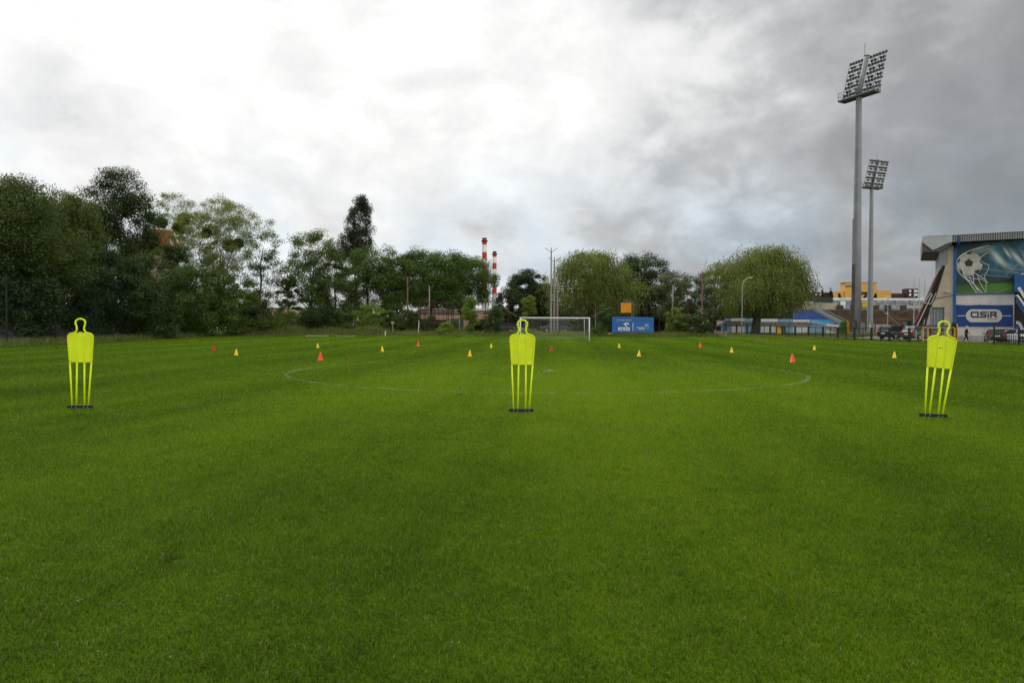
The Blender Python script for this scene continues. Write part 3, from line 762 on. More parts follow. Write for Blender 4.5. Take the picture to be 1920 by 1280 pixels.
# ------------------------------------------------------------------ training cones
def cone_mesh(h):
    m = MB()
    m.lathe([(.36 * h, 0), (.375 * h, .012), (.33 * h, .03 * h), (.30 * h, .05 * h), (.095 * h, .97 * h), (.075 * h, 1.0 * h), (.055 * h, .985 * h), (.05 * h, .9 * h)], 28)
    return m
CONES = (('red', 401, 657, 'small dark red cone farthest left, near the tall ball fence'), ('yellow', 443, 666, 'yellow cone just right of the dark red cone on the left'),
 ('yellow', 596, 652, 'yellow cone directly behind the orange red cone at left circle edge'), ('orange', 601, 676, 'large orange red cone left of the centre circle'),
 ('yellow', 717, 659, 'yellow cone alone between the left orange cone and the small far orange one'), ('orange', 784, 649, 'small orange red cone far off below the rusty cage'),
 ('yellow', 881, 668, 'nearer yellow cone to the left of the middle dummy'), ('yellow', 921, 652, 'farther yellow cone close left of the middle dummy'),
 ('red', 1034, 658, 'bright red cone just right of the middle dummy below the goal'), ('yellow', 1161, 652, 'farther yellow cone below the left end of the blue banner'),
 ('yellow', 1198, 668, 'nearer yellow cone below the middle of the blue banner'), ('orange', 1313, 651, 'small far orange red cone below the flowering elder'),
 ('yellow', 1372, 661, 'yellow cone in front of the large willow at its left side'), ('orange', 1486, 679, 'large orange red cone right of the centre circle'),
 ('yellow', 1527, 656, 'yellow cone behind and right of the large right orange cone'), ('yellow', 1677, 671, 'yellow cone farthest right, left of the leaning dummy'))
CM = {'red': mat('red_cone_plastic', (.52, .012, .014), rough=.42, var=.10, scale=9, stain=((.20, .06, .03), .35)), 'orange': mat('orange_cone_plastic', (.90, .075, .022), rough=.42, var=.10, scale=9, stain=((.45, .09, .03), .35)), 'yellow': mat('yellow_cone_plastic', (.88, .56, .015), rough=.42, var=.10, scale=9, stain=((.50, .32, .03), .35))}
proto = {}
for i, (c, px, py, lab) in enumerate(CONES):
    p = ghit(px, py)
    if c not in proto:
        o = cone_mesh(.40 if c == 'orange' else .345).build('training_cone', CM[c], smooth=True); proto[c] = o
    else:
        o = proto[c].copy(); COL.objects.link(o)
    o.location = p; o.rotation_euler = (R(2.2 * math.sin(i * 2.1)), R(2.2 * math.cos(i * 3.7)), i * 1.3)
    tag(o, lab, 'cone', 'training cones set out on the pitch')

# ------------------------------------------------------------------ goal
WHITE = mat('white_paint', (.78, .78, .76), rough=.4, var=.05)
def make_goal():
    a = W(975.5, 640, 73.4); b = W(1105, 640, 72.9)
    a.z, b.z = gzf(a.x, a.y), gzf(b.x, b.y)
    mid = (a + b) / 2; r = thing('football_goal', 'white football goal with net and corner ropes at the far end', 'goal', mid)
    L = lambda v: Vector(v) - mid
    A, Bv = L(a), L(b); up = Vector((0, 0, 2.44)); ux = (b - a).normalized(); back = Vector((-ux.y, ux.x, 0))
    for p in (A, Bv): MB().tube([p, p + up + Vector((0, 0, .06))], .06, 12).build('goalpost', WHITE, r, smooth=True)
    MB().tube([A + up - ux * .06, Bv + up + ux * .06], .06, 12).build('crossbar', WHITE, r, smooth=True)
    GREY = mat('galvanised_metal', (.42, .43, .43), rough=.45, metal=.5, var=.1)
    for p, s in ((A, 1), (Bv, -1)):
        q = p + back * 2.3 + ux * s * .45
        MB().tube([q, q + Vector((0, 0, 2.3))], .035, 8).build('net_pole', GREY, r, smooth=True)
        MB().tube([p + up, p + up + back * 2.6 - ux * s * 2.4 + Vector((0, 0, 1.25))], .012, 6).build('guy_rope', mat('grey_rope', (.22, .22, .21), rough=.9), r)
    net = MB(); n = 62; w = .005
    def sag(t): return -.35 * math.sin(math.pi * t)
    def top(t): return A.lerp(Bv, t) + up
    def rear(t, k): return A.lerp(Bv, t) + back * (1.9 * min(k * 1.6, 1)) + Vector((0, 0, 2.44 + sag(t) * min(k * 1.6, 1) - max(0, k - .45) / .55 * (2.4 + sag(t))))
    ks = np.linspace(0, 1, 24)
    for i in range(n + 1):
        pts = [rear(i / n, k) for k in ks[::2]]
        for p, q in zip(pts, pts[1:]): net.bar(p, q, w)
    for k in ks:
        pts = [rear(t, k) for t in np.linspace(0, 1, 13)]
        for p, q in zip(pts, pts[1:]): net.bar(p, q, w)
    for e in (A, Bv):
        for j in range(1, 15): net.bar(e + Vector((0, 0, j * .17)), e + back * 1.9 + Vector((0, 0, j * .165)), w)
        for j in range(1, 12): net.bar(e + back * (1.9 * j / 12), e + back * (1.9 * j / 12) + up * .98, w)
    net.build('net', mat('net_cord', (.55, .56, .52), rough=.8), r)
make_goal()

# ------------------------------------------------------------------ fences of the pitch
DKGREEN = mat('dark_green_paint', (.010, .022, .014), rough=.5, var=.2)
RUST = mat('rusty_steel', (.055, .032, .022), rough=.8, var=.4, scale=6)
def ball_fence():
    r = thing('ball_fence', 'tall dark green mesh ball fence along the left edge of the pitch', 'fence', (-40, 68, gzf(-40, 68)))
    ys = [42.6 + 5.73 * k for k in range(9)]
    for y in ys:
        g = gzf(-40, y); MB().box((0, y - 68, g + 2.8 - r.location.z), (.10, .10, 5.7)).build('post', DKGREEN, r)
    m = MB(); g = lambda y: gzf(-40, y) - r.location.z
    for z in np.arange(.1, 5.61, .3):
        for y0, y1 in zip(ys, ys[1:]): m.bar((0.06, y0 - 68, g(y0) + z), (0.06, y1 - 68, g(y1) + z), .006)
    for y in np.arange(ys[0], ys[-1], .15): m.bar((.066, y - 68, g(y)), (.066, y - 68, g(y) + 5.6), .005)
    m.build('wire_mesh', DKGREEN, r)
ball_fence()
def far_fence():
    Y = 90.5; o = G(1045, Y); r = thing('far_fence', 'tall rusty wire fence with thin posts behind the goal', 'fence', o)
    pxs = (735, 787, 815, 846, 910, 953, 1000, 1048, 1083, 1122, 1160, 1213, 1236, 1262, 1290, 1336, 1357)
    P = [G(p, Y) - o for p in pxs]; top = W(1045, 566, Y).z - o.z
    for p in P: MB().tube([p - Vector((0, 0, .2)), (p.x, p.y, top + .05)], .045, 8).build('post', RUST, r)
    MB().tube([(P[0].x, 0, top), (P[-1].x, 0, top)], .03, 6).build('top_rail', RUST, r)
    m = MB()
    for x in np.arange(P[0].x, P[-1].x, .22): m.bar((x, .06, 0), (x, .06, top), .005)
    for z in np.arange(.2, top, .3): m.bar((P[0].x, .066, z), (P[-1].x, .066, z), .005)
    m.build('wire_mesh', RUST, r)
far_fence()
FENCE = ((1342, 97), (1444, 92), (1516, 86), (1571, 81), (1602, 78.5), (1668, 75), (1720, 72.5), (1790, 70), (1862, 67))
def fenceY(px): return float(np.interp(px, [f[0] for f in FENCE], [f[1] for f in FENCE]))
BLACKM = mat('black_metal', (.014, .016, .017), rough=.5, var=.2)
def low_fence():
    o = G(1571, 81); r = thing('perimeter_fence', 'low black metal fence with thick posts along the right far corner', 'fence', o)
    thick = (1342, 1361, 1381, 1401, 1422, 1444, 1467, 1491, 1516, 1543, 1571, 1602, 1634, 1668, 1705)
    H = 1.42; pts = []
    for i, px in enumerate(thick):
        p = G(px, fenceY(px)) - o; pts.append(p)
        MB().box(p + Vector((0, 0, H / 2)), (.19, .19, H + .1)).build('post', BLACKM, r)
        if i + 1 < len(thick):
            q = G((px + thick[i + 1]) / 2, fenceY((px + thick[i + 1]) / 2)) - o
            MB().box(q + Vector((0, 0, H / 2 - .06)), (.06, .06, H)).build('thin_post', BLACKM, r)
    pts.append(G(1745, fenceY(1745)) - o)
    rail = MB(); low = MB(); wire = MB(); up = Vector((0, 0, 1))
    for a, b in zip(pts, pts[1:]):
        rail.bar(a + up * (H - .05), b + up * (H - .05), .07); low.bar(a + up * .12, b + up * .12, .05)
        for z in np.arange(.22, H - .1, .12): wire.bar(a + up * z, b + up * z, .006)
    rail.build('top_rail', BLACKM, r); low.build('bottom_rail', BLACKM, r); wire.build('wire_mesh', BLACKM, r)
low_fence()
def palisade():
    o = G(1864, 67); r = thing('bar_fence', 'dark green vertical bar fence with a tall braced post by the parked cars', 'fence', o)
    e = G(1960, 63.2) - o; d = e.normalized(); up = Vector((0, 0, 1)); L = e.length
    MB().box((0, 0, 1.05), (.12, .12, 2.1)).build('post', DKGREEN, r); MB().box((0, 0, 2.13), (.2, .2, .06)).build('post_cap', DKGREEN, r)
    MB().bar((0, 0, 1.15), -d * .75 + up * .05, .07).build('brace', mat('grey_metal', (.16, .17, .17), rough=.5), r)
    pan = MB(); pan.bar(up * 1.45, e + up * 1.45, .05); pan.bar(up * .12, e + up * .12, .05)
    for t in np.arange(.19, L, .19): pan.bar(d * t + up * .04, d * t + up * 1.5, .035)
    pan.build('bars', DKGREEN, r)
    for k in (.5, 1.0): MB().box(e * k + up * .8, (.10, .10, 1.62)).build('post', DKGREEN, r)
palisade()

# ------------------------------------------------------------------ masts, poles, lamps
CONC = mat('concrete', (.30, .275, .24), rough=.9, var=.16, scale=2.5, bump=.3, stain=((.13, .11, .09), .5))
GALV = mat('galvanised_pole', (.36, .38, .39), rough=.55, metal=.25, var=.12, scale=1.2)
def tall_pole(px, Y, top, y_metal, w, label, arms=True):
    b = G(px, Y); H = W(px, top, Y).z - b.z; zc = W(px, y_metal, Y).z - b.z
    r = thing('utility_pole', label, 'pole', b, 0, 'concrete masts behind the goal')
    MB().lathe([(w, -.2), (w * .62, zc)], 8).build('concrete_shaft', CONC, r)
    MB().lathe([(.08, zc), (.05, H)], 8).build('steel_tip', RUST, r)
    if arms:
        MB().bar((0, 0, H - .75), (-.95, 0, H - .05), .06).build('cross_arm', RUST, r); MB().bar((0, 0, H - .75), (.95, 0, H - .05), .06).build('cross_arm', RUST, r)
tall_pole(1033, 103, 464, 481, .17, 'tallest twin armed concrete pole behind the goal')
tall_pole(1039, 104.5, 482, 500, .16, 'middle twin armed concrete pole behind the goal')
tall_pole(1045, 106, 505, 512, .15, 'shorter armless concrete pole just right of the twin armed pair', arms=False)
def simple_pole(px, Y, top, w, m, label, head=None, name='utility_pole'):
    b = G(px, Y); H = W(px, top, Y).z - b.z
    r = thing(name, label, 'pole', b)
    MB().lathe([(w, -.2), (w * .7, H)], 8).build('shaft', m, r)
    if head == 'wires':
        MB().bar((-.7, 0, H - .4), (.7, 0, H - .3), .09).build('cross_arm', RUST, r)
        for x in (-.55, 0, .55): MB().lathe([(.05, 0), (.06, .1), (.03, .2)], 6).build('insulator', mat('porcelain', (.3, .2, .15), rough=.3), r).location = (x, 0, H - .28)
WOOD = mat('weathered_wood', (.16, .12, .09), rough=.9, var=.3, scale=5)
simple_pole(764, 100, 520, .15, WOOD, 'brown pole with a white sign in front of the dark trees', 'wires')
simple_pole(805, 102, 536, .14, CONC, 'brown concrete pole in the middle of the dark tree group')
simple_pole(1261, 100, 534, .14, CONC, 'slim concrete pole above the fresh shrub right of the banner')
simple_pole(1316, 101, 508, .15, WOOD, 'tall wooden pole with cross arm above the flowering elder', 'wires')
simple_pole(915, 122, 548, .13, GALV, 'grey steel pole left of the small chimney')
def street_lamp(px, Y, top, label):
    b = G(px, Y); H = W(px, top, Y).z - b.z
    r = thing('street_lamp', label, 'street lamp', b, 0, 'curved street lamps')
    pl = mat('lamp_post_paint', (.28, .275, .265), rough=.45, var=.08)
    pts = [(0, 0, -.2), (0, 0, H - 1.5), (.06, 0, H - .9), (.28, 0, H - .4), (.65, 0, H - .1), (.95, 0, H)]
    MB().tube(smooth_path(pts, 4), .068, 10).build('post', pl, r, smooth=True)
    MB().box((1.15, 0, H + .04), (.62, .26, .12), M=Matrix.Rotation(R(-12), 3, 'Y')).build('lamp_head', mat('lamp_grey', (.5, .5, .5), rough=.4), r, bevel=.03)
    MB().lathe([(.12, 0), (.13, .5)], 10).build('foot', pl, r)
street_lamp(1116, 108, 531, 'curved street lamp in front of the goal willow')
street_lamp(1391, 96.5, 521, 'curved street lamp in front of the large willow')

# ------------------------------------------------------------------ floodlight towers
def make_tower():
    b = G(1605, 110); r = thing('floodlight_tower', 'nearer and taller looking floodlight tower with rust marked mast', 'floodlight tower', b, R(-61.9), 'stadium floodlight towers')
    H = W(1608, 183, 110).z - b.z
    m = MB(); m.lathe([(.84, -.2), (.84, .12), (.76, .14), (.74, .5), (.66, 12), (.66, 12.12), (.645, 12.14), (.56, 24), (.56, 24.12), (.545, 24.14), (.44, H)], 16)
    MP = mat('tower_steel', (.225, .24, .25), rough=.55, metal=.2, var=.14, scale=.6, stain=((.16, .165, .17), .5))
    m.build('mast', MP, r, smooth=False)
    w = mat('weathered_duct', (.10, .085, .075), rough=.8, var=.45, scale=1.1, stain=((.22, .21, .2), .8))
    MB().box((-.10, -.60, 5.6), (.52, .24, 11.0)).build('cable_duct', w, r, label='blotchy rust brown cable duct on the lower mast')
    MB().box((-.20, -.56, 14.8), (.40, .14, 7.2)).build('cable_duct', MP, r)
    MB().box((.36, -.62, 1.5), (.4, .2, 1.3), R(28)).build('access_door', w, r)
    dk = mat('platform_grating', (.10, .105, .11), rough=.7, metal=.3)
    MB().box((0, 0, H + .12), (6.3, 1.75, .24)).build('platform', dk, r)
    rl = MB()
    for x in np.linspace(-3.1, 3.1, 7):
        for y in (-.84, .84): rl.bar((x, y, H + .24), (x, y, H + 1.4), .05)
    for z in (H + .8, H + 1.38):
        for y in (-.84, .84): rl.bar((-3.1, y, z), (3.1, y, z), .045)
        for x in (-3.1, 3.1): rl.bar((x, -.84, z), (x, .84, z), .045)
    rl.build('railing', mat('railing_steel', (.14, .15, .155), rough=.5, metal=.4), r)
    ax = lambda z: .28 * z          # the lamp frame leans towards the stadium
    MB().tube([(0, -.1, H + .2), (0, -.1 + ax(6.9), H + 6.9)], .37, 14).build('leaning_mast', MP, r, smooth=True)
    MB().tube([(0, -.1 + ax(6.9), H + 6.9), (0, -.1 + ax(6.9), H + 7.0)], .43, 14).build('mast_cap', dk, r)
    MB().tube([(-.10, 1.50, H + 6.5), (-.10, 1.50, H + 9.0)], .035, 6).build('lightning_rod', dk, r)
    fr = MB(); lamp = None
    for k in range(5):
        z = .95 + 1.38 * k; y = .22 + ax(z)
        fr.bar((-3.2, y, H + z), (3.2, y, H + z), .10)
        fr.bar((-3.2, y + .05, H + z - .48), (3.2, y + .05, H + z - .48), .05)
        for j, x in enumerate((-3.05, -2.55, -2.05, -1.55, -1.05, -.5, .5, 1.05, 1.55, 2.05, 2.55, 3.05)):
            for dz, dx in ((.24, 0), (-.44, .2)):
                if dz < 0 and j % 3 == 2: continue
                if lamp is None:
                    lm = MB().lathe([(.05, -.2), (.13, -.17), (.17, -.05), (.235, .14), (.245, .2), (.22, .2)], 12)
                    lamp = lm.build('floodlight', mat('floodlight_housing', (.085, .088, .09), rough=.45, metal=.3, var=.2), r, smooth=False)
                    o = lamp
                else:
                    o = lamp.copy(); COL.objects.link(o); o.parent = r
                o.location = (x + dx, y + .12, H + z + dz)
                o.rotation_euler = (R(-115 - 8 * math.sin(j * 2.3)), 0, R(14 * math.sin(j * 1.7 + k)))
    for x in (-3.15, -2.1, -1.05, 1.05, 2.1, 3.15):
        fr.bar((x, .2, H + .25), (x, .2 + ax(6.9), H + 6.95), .06)
    fr.build('lamp_frame', mat('frame_steel', (.13, .135, .14), rough=.5, metal=.4), r)
    return r
tw = make_tower()
p2 = G(1631, 181)
tw2 = dup(tw, p2, R(28), 'farther smaller looking floodlight tower behind the nearer mast')
tw2.rotation_euler.z = R(201)

# ------------------------------------------------------------------ chimneys
def chimney(px, Y, top, w, bands, label):
    b = G(px, Y); r = thing('chimney', label, 'chimney', b, 0, 'red and white power plant chimneys')
    zs = [W(px, y, Y).z - b.z for y in bands]
    red = mat('chimney_red', (.50, .045, .045), rough=.8, var=.15, scale=.15); wh = mat('chimney_white', (.80, .78, .74), rough=.8, var=.08, scale=.15, stain=((.40, .36, .33), .6)); cc = mat('chimney_concrete', (.40, .39, .37), rough=.9, var=.1, scale=.1)
    rw = lambda z: w * (1.35 - .35 * z / zs[0])
    for i in range(len(zs) - 1):
        MB().lathe([(rw(zs[i + 1]), zs[i + 1]), (rw(zs[i]), zs[i])], 24).build('red_band' if i % 2 == 0 else 'white_band', red if i % 2 == 0 else wh, r, smooth=False)
    MB().lathe([(rw(0), -1), (rw(zs[-1]), zs[-1])], 24).build('concrete_base', cc, r)
    for z in (zs[0] - 3.4,) + ((zs[6] + .3,) if len(zs) > 7 else ()):
        MB().lathe([(rw(z) + .1, z), (rw(z) + 1.1, z + .1), (rw(z) + 1.1, z + 1.1), (rw(z) + 1.0, z + 1.1), (rw(z) + 1.0, z + .3), (rw(z), z + .3)], 24).build('gallery', RUST, r)
    MB().lathe([(rw(zs[0]) * 1.06, zs[0] - .8), (rw(zs[0]) * 1.06, zs[0] + .4), (rw(zs[0]) * .8, zs[0] + .4)], 24).build('rim', RUST, r)
chimney(908, 700, 447, 2.3, (447, 459, 473, 486, 500, 513, 526, 539), 'taller thicker red and white chimney partly hidden by a tree')
chimney(927, 760, 472, 2.05, (472, 482, 493.5, 504.5, 516, 526.5, 538.5, 551), 'shorter thinner red and white chimney standing clear of the trees')

# ------------------------------------------------------------------ stadium stand on the right
SA = R(30); SO = Vector((55.6, 86.0, .20))
def F(px, py):
    """photo pixel -> (along the end wall, height) on the stand's end wall"""
    r = ray(px, py); t = r.x / r.y
    s = (t * SO.y - SO.x) / (math.cos(SA) + math.sin(SA) * t)
    Y = SO.y - math.sin(SA) * s
    return (s, CAM_Z + r.z / r.y * Y - SO.z)
def on(y): return lambda p: (lambda q: (q[0], y, q[1]))(F(*p))
def mural_mat():
    m = bpy.data.materials.new('mural_print'); m.use_nodes = True; g = NG(m.node_tree); b = g.n['Principled BSDF']
    x, y, z = g.sep(g.new('ShaderNodeTexCoord').outputs['Object'])
    s0, z0 = F(1792, 549.5); s1, z1 = F(1905, 455)
    u = g.math('DIVIDE', g.math('SUBTRACT', x, s0), s1 - s0); v = g.math('DIVIDE', g.math('SUBTRACT', z, z0), z1 - z0)
    c = g.ramp(v, [(0, (.045, .14, .010)), (.15, (.028, .085, .010)), (.20, (.010, .030, .022)), (.45, (.008, .042, .075)), (.75, (.008, .052, .090)), (1, (.005, .022, .042))])
    gr = g.math('MULTIPLY', g.rng(v, .22, .14), g.rng(u, .15, 1.0))
    c = g.mix(g.math('MULTIPLY', gr, .8), c, (.11, .32, .018))
    n = g.noise(g.comb(u, v, 0.0), 5, 4, .6)
    haze = g.math('MULTIPLY', g.math('MULTIPLY', g.rng(u, .25, .8), g.rng(v, .2, .5)), g.rng(n, .3, .75))
    c = g.mix(g.math('MULTIPLY', haze, .7), c, (.045, .25, .34))
    for bu, bv, ang, ln, wd, st in ((.70, .72, -55, .19, .045, .95), (.86, .80, -62, .11, .022, .95), (1.03, .68, -55, .18, .038, .95), (1.20, .62, -62, .18, .03, .7), (.78, .60, -40, .22, .05, .35), (.45, .88, 20, .16, .06, .35)):
        ca, sa = math.cos(R(ang)), math.sin(R(ang))
        du = g.math('SUBTRACT', u, bu); dv = g.math('SUBTRACT', v, bv)
        p = g.math('DIVIDE', g.math('ADD', g.math('MULTIPLY', du, ca), g.math('MULTIPLY', dv, sa)), ln)
        q = g.math('DIVIDE', g.math('SUBTRACT', g.math('MULTIPLY', dv, ca), g.math('MULTIPLY', du, sa)), wd)
        e = g.math('EXPONENT', g.math('MULTIPLY', g.math('ADD', g.math('MULTIPLY', p, p), g.math('MULTIPLY', q, q)), -1.0))
        c = g.mix(g.math('MULTIPLY', e, st), c, (.55, .60, .55))
    g.l.new(c, b.inputs['Base Color']); b.inputs['Roughness'].default_value = .6
    return m
def corrugated(name, col, freq, axis=0):
    m = mat(name, col, rough=.5, metal=.2, var=.1, scale=.8, stain=((col[0] * .55, col[1] * .52, col[2] * .5), .6))
    return m
def make_stand():
    r = thing('stadium_stand', 'concrete stadium stand with football mural and blue white end wall', 'stand', SO, -SA)
    tan = mat('stand_concrete', (.47, .39, .29), rough=.9, var=.14, scale=.8, bump=.3, stain=((.24, .19, .14), .55))
    white = mat('stand_white_wall', (.60, .57, .53), rough=.85, var=.08, scale=.8, stain=((.42, .40, .36), .5))
    blue = mat('stand_blue', (.020, .090, .26), rough=.5, var=.15, scale=1.5)
    dark = mat('recess_dark', (.045, .042, .04), rough=.9, var=.2)
    steel = corrugated('roof_sheet', (.40, .41, .42), 0)
    P2 = lambda *pts: [F(*p) for p in pts]
    pr = lambda poly, y0, y1: MB().prism(poly, lambda p: (p[0], y0, p[1]), lambda p: (p[0], y1, p[1]))
    zb = -.4
    # concrete end wall, following the slope of the seats
    side = P2((1747, 576), (1748, 561), (1761, 526), (1770, 498), (1777, 495), (1777, 463), (1788, 461), (1788, 576))
    pr(side, 0, 14).build('side_wall', tan, r)
    b0, b1, dl, dr = F(1726, 612)[0], F(1788, 612)[0], F(1747, 576)[0], F(1771, 576)[0]; zl = F(1747, 576)[1]
    pr([(b0, zb), (dl - .15, zb), (dl - .15, zl), F(1747, 576)], .01, 14).build('side_wall', tan, r)
    pr([(dr, zb), (b1, zb), (b1, zl - .002), (dr, zl - .002)], .01, 14).build('side_wall', tan, r)
    MB().bb((dl - .15, .35, zb), (dr, .5, zl)).build('gate', mat('grey_green_sheet', (.17, .20, .20), rough=.5, metal=.2, var=.15), r)
    for x in np.linspace(dl, dr, 5): MB().bb((x - .04, .30, zb), (x + .04, .349, zl)).build('gate_frame', mat('gate_frame_paint', (.33, .35, .35), rough=.5), r)
    MB().bar((*on(-.05)((1747, 561)),), (*on(-.05)((1788, 553)),), .10).build('ledge', mat('ledge_metal', (.12, .13, .14), rough=.5), r)
    MB().prism(P2((1761, 508), (1761, 473), (1777, 464), (1777, 495.5), (1769.6, 498)), lambda p: (p[0], .05, p[1]), lambda p: (p[0], 13.9, p[1])).build('cladding', corrugated('grey_cladding', (.25, .26, .27), 0), r)
    # seating deck running away from us, seen nearly edge on
    deck = P2((1712, 613), (1723, 613), (1749, 556), (1771, 497), (1765, 497), (1744, 547))
    pr(deck, .06, 34).build('seating_deck', mat('deck_brown', (.075, .028, .020), rough=.8, var=.25, stain=((.03, .02, .018), .5)), r)
    MB().bar(on(0)((1724, 613)), on(0)((1752, 556)), .22, .3).build('deck_edge', mat('deck_edge_dark', (.02, .02, .02), rough=.8), r)
    MB().bar(on(0)((1752.2, 555.6)), on(0)((1770, 498)), .22, .3).build('deck_edge', mat('deck_edge_dark', (.02, .02, .02), rough=.8), r)
    MB().bar(on(-.1)((1719, 612)), on(-.1)((1748, 551)), .12).build('deck_rail', mat('cream_paint', (.55, .50, .40), rough=.7), r)
    hr = MB(); hr.bar(on(-.2)((1733, 568)), on(-.2)((1746, 548)), .07); hr.bar(on(-.2)((1733, 568)), on(-.2)((1745, 570)), .07); hr.bar(on(-.2)((1745, 570)), on(-.2)((1755, 549)), .07)
    hr.build('stair_railing', mat('white_rail', (.6, .6, .58), rough=.5), r)
    # main end wall
    sR = 13.5; s0 = b1; wl = F(1901.5, 600)[0]
    zmur = F(1792, 550)[1]; ztop = F(1792, 452)[1]
    MB().bb((s0, .02, zmur), (sR, 14, ztop)).build('upper_wall', dark, r)
    MB().bb((s0, 0, zb), (wl, 14, zmur - .002)).build('white_wall', white, r)
    MB().bb((wl + .002, 2.4, zb), (sR, 14, zmur - .004)).build('recess_wall', dark, r)
    zle = F(1800, 629)[1]
    MB().bb((s0, -.10, zb), (wl - .02, -.002, zle)).build('plinth', mat('plinth_grey', (.38, .37, .34), rough=.9, var=.15, stain=((.2, .19, .17), .6)), r)
    # roof and its fascia
    tl, tr = F(1729, 445.5), F(1920, 437.2); bl = F(1786, 454); k = (tr[1] - tl[1]) / (tr[0] - tl[0])
    zt = lambda s: tl[1] + .15 + .004 * s
    zr = F(1850, 442)[1]
    fas = MB(); n = 120; a = F(1785, 450)[0]; st = (sR + .5 - a) / n; zlow = F(1785, 456)[1]; zhi = F(1785, 443.5)[1]
    for i in range(n):
        x = a + st * i; q = -1.38 if i % 2 else -1.16
        fas.bb((x, q, zlow), (x + st * (.98 if i % 2 else .96), -1.1, zhi))
    fas.build('fascia', corrugated('fascia_sheet', (.27, .275, .28), 0), r)
    MB().bb((a - .02, -1.098, zlow + .15), (sR + .5, 15, zhi - .02)).build('roof', corrugated('roof_dark', (.10, .10, .105), 0), r)
    MB().bb((a - 2.2, -1.45, zhi + .004), (sR + .6, 15, zhi + .12)).build('roof_edge', mat('roof_edge_metal', (.45, .46, .47), rough=.4, metal=.4), r)
    wing = [F(1729.2, 446), F(1741, 443.6), F(1762, 442.6), F(1784.6, 443.3), F(1784.6, 455.5), F(1771, 460), F(1757, 467.5), F(1748, 471), F(1738, 463.5), F(1729.2, 456.5)]
    pr(wing, -1.4, -1.15).build('roof_wing', steel, r)
    box = [F(1729, 458), F(1729, 474), F(1785, 474.0), F(1785, 458)]
    box = [F(1729.2, 446.6), (F(1729.2, 473.5)), F(1761, 473.5), F(1784.4, 460), F(1784.4, 444)]
    pr(box, -1.1, 12).build('roof_underside', corrugated('roof_dark', (.10, .10, .105), 0), r)
    # blue pipe and trims
    dp = MB(); s_p = F(1791, 500)[0]
    dp.bar((F(1797, 443)[0], -1.5, F(1797, 444)[1]), (F(1797, 443)[0], -1.5, F(1797, 457)[1]), .2)
    dp.bar((F(1797, 443)[0], -1.5, F(1797, 457)[1]), (s_p, -.14, F(1791, 466)[1]), .2); dp.bar((s_p, -.14, F(1791, 466)[1]), (s_p, -.14, .2), .26)
    dp.build('downpipe', blue, r)
    MB().bb((s0 - .35, -.03, 1.0), (s_p - .15, -.002, F(1788, 470)[1])).build('corner_strip', mat('pale_strip', (.40, .42, .44), rough=.6), r)
    MB().bar((s_p, -.06, zmur - .12), (F(1901, 550)[0], -.06, zmur - .12), .16).build('blue_sill', blue, r)
    # mural: a ball in a goal net under stadium lights
    ms0, ms1 = F(1793, 500)[0], sR - .1
    mu = MB().bb((ms0, -.02, zmur + .06), (ms1, .018, F(1800, 455)[1])).build('mural', mural_mat(), r)
    Mp = lambda y: (lambda p: on(y)((1780 + p[0] / 5.82, 440 + p[1] / 5.82)))
    bc, br = (222, 320), 139
    MB().flat([(bc[0] + br * math.cos(t), bc[1] + br * .93 * math.sin(t)) for t in np.linspace(0, 2 * math.pi, 49)[:-1]], Mp(-.026)).build('ball_print', mat('ball_print', (.46, .44, .38), rough=.6, var=.18, scale=.9), mu)
    for poly in (((163, 300), (213, 262), (260, 300), (243, 345), (182, 345)), ((175, 203), (215, 189), (268, 200), (250, 215), (195, 214)), ((330, 255), (352, 272), (361, 315), (345, 318), (326, 285)),
                 ((104, 374), (135, 385), (160, 432), (128, 415)), ((88, 275), (112, 255), (118, 285), (86, 318)), ((270, 402), (318, 378), (340, 385), (300, 432), (268, 440))):
        MB().flat(poly, Mp(-.032)).build('ball_patch_print', mat('ball_patch', (.045, .030, .030), rough=.6), mu)
    sm = MB()
    for a_, b_ in (((213, 262), (222, 214)), ((260, 300), (328, 284)), ((243, 345), (290, 395)), ((182, 345), (150, 400)), ((163, 300), (116, 284)), ((120, 270), (180, 214)), ((255, 214), (332, 262)), ((330, 310), (318, 380)), ((165, 425), (268, 436)), ((108, 300), (120, 378))):
        sm.ribbon([a_, b_], 3.0, Mp(-.030))
    sm.build('ball_seam_print', mat('ball_seam', (.20, .18, .16), rough=.6), mu)
    nt = MB()
    for w, pts in ((8, ((425, 118), (300, 150), (200, 185), (110, 240), (78, 320), (85, 375), (130, 440), (200, 500), (250, 565), (300, 637))), (7, ((425, 190), (340, 250), (312, 310), (255, 370), (265, 480), (270, 540), (330, 637))),
                   (8, ((142, 350), (150, 410), (180, 470), (270, 545), (362, 637))), (5, ((432, 330), (420, 390), (385, 450), (400, 520), (400, 637))), (7, ((250, 400), (330, 450), (390, 490), (416, 525))),
                   (6, ((220, 455), (240, 500), (290, 560), (322, 625))), (6, ((310, 440), (325, 500), (355, 560), (396, 622))), (6, ((150, 440), (220, 470), (290, 480), (340, 482), (402, 516))), (5, ((330, 262), (360, 300), (432, 332))), (5, ((235, 212), (270, 180), (330, 150), (412, 120)))):
        nt.ribbon(sp2(pts), w, Mp(-.038))
    nt.build('net_print', mat('net_print', (.60, .60, .56), rough=.6), mu)
    ln = MB()
    for pts in (((500, 635), (690, 570)), ((360, 370), (690, 410), (900, 440)), ((340, 435), (690, 465)), ((620, 440), (760, 320)), ((640, 370), (760, 385), (900, 400))):
        ln.ribbon(pts, 3.5, Mp(-.0245))
    ln.build('line_print', mat('line_print', (.30, .42, .40), rough=.6), mu)
    # club banner
    Bp = lambda y: (lambda p: on(y)((1780 + p[0] / 5.82, 440 + p[1] / 5.82)))
    bn_m = mat('banner_navy', (.012, .050, .205), rough=.6, var=.18, scale=1.2)
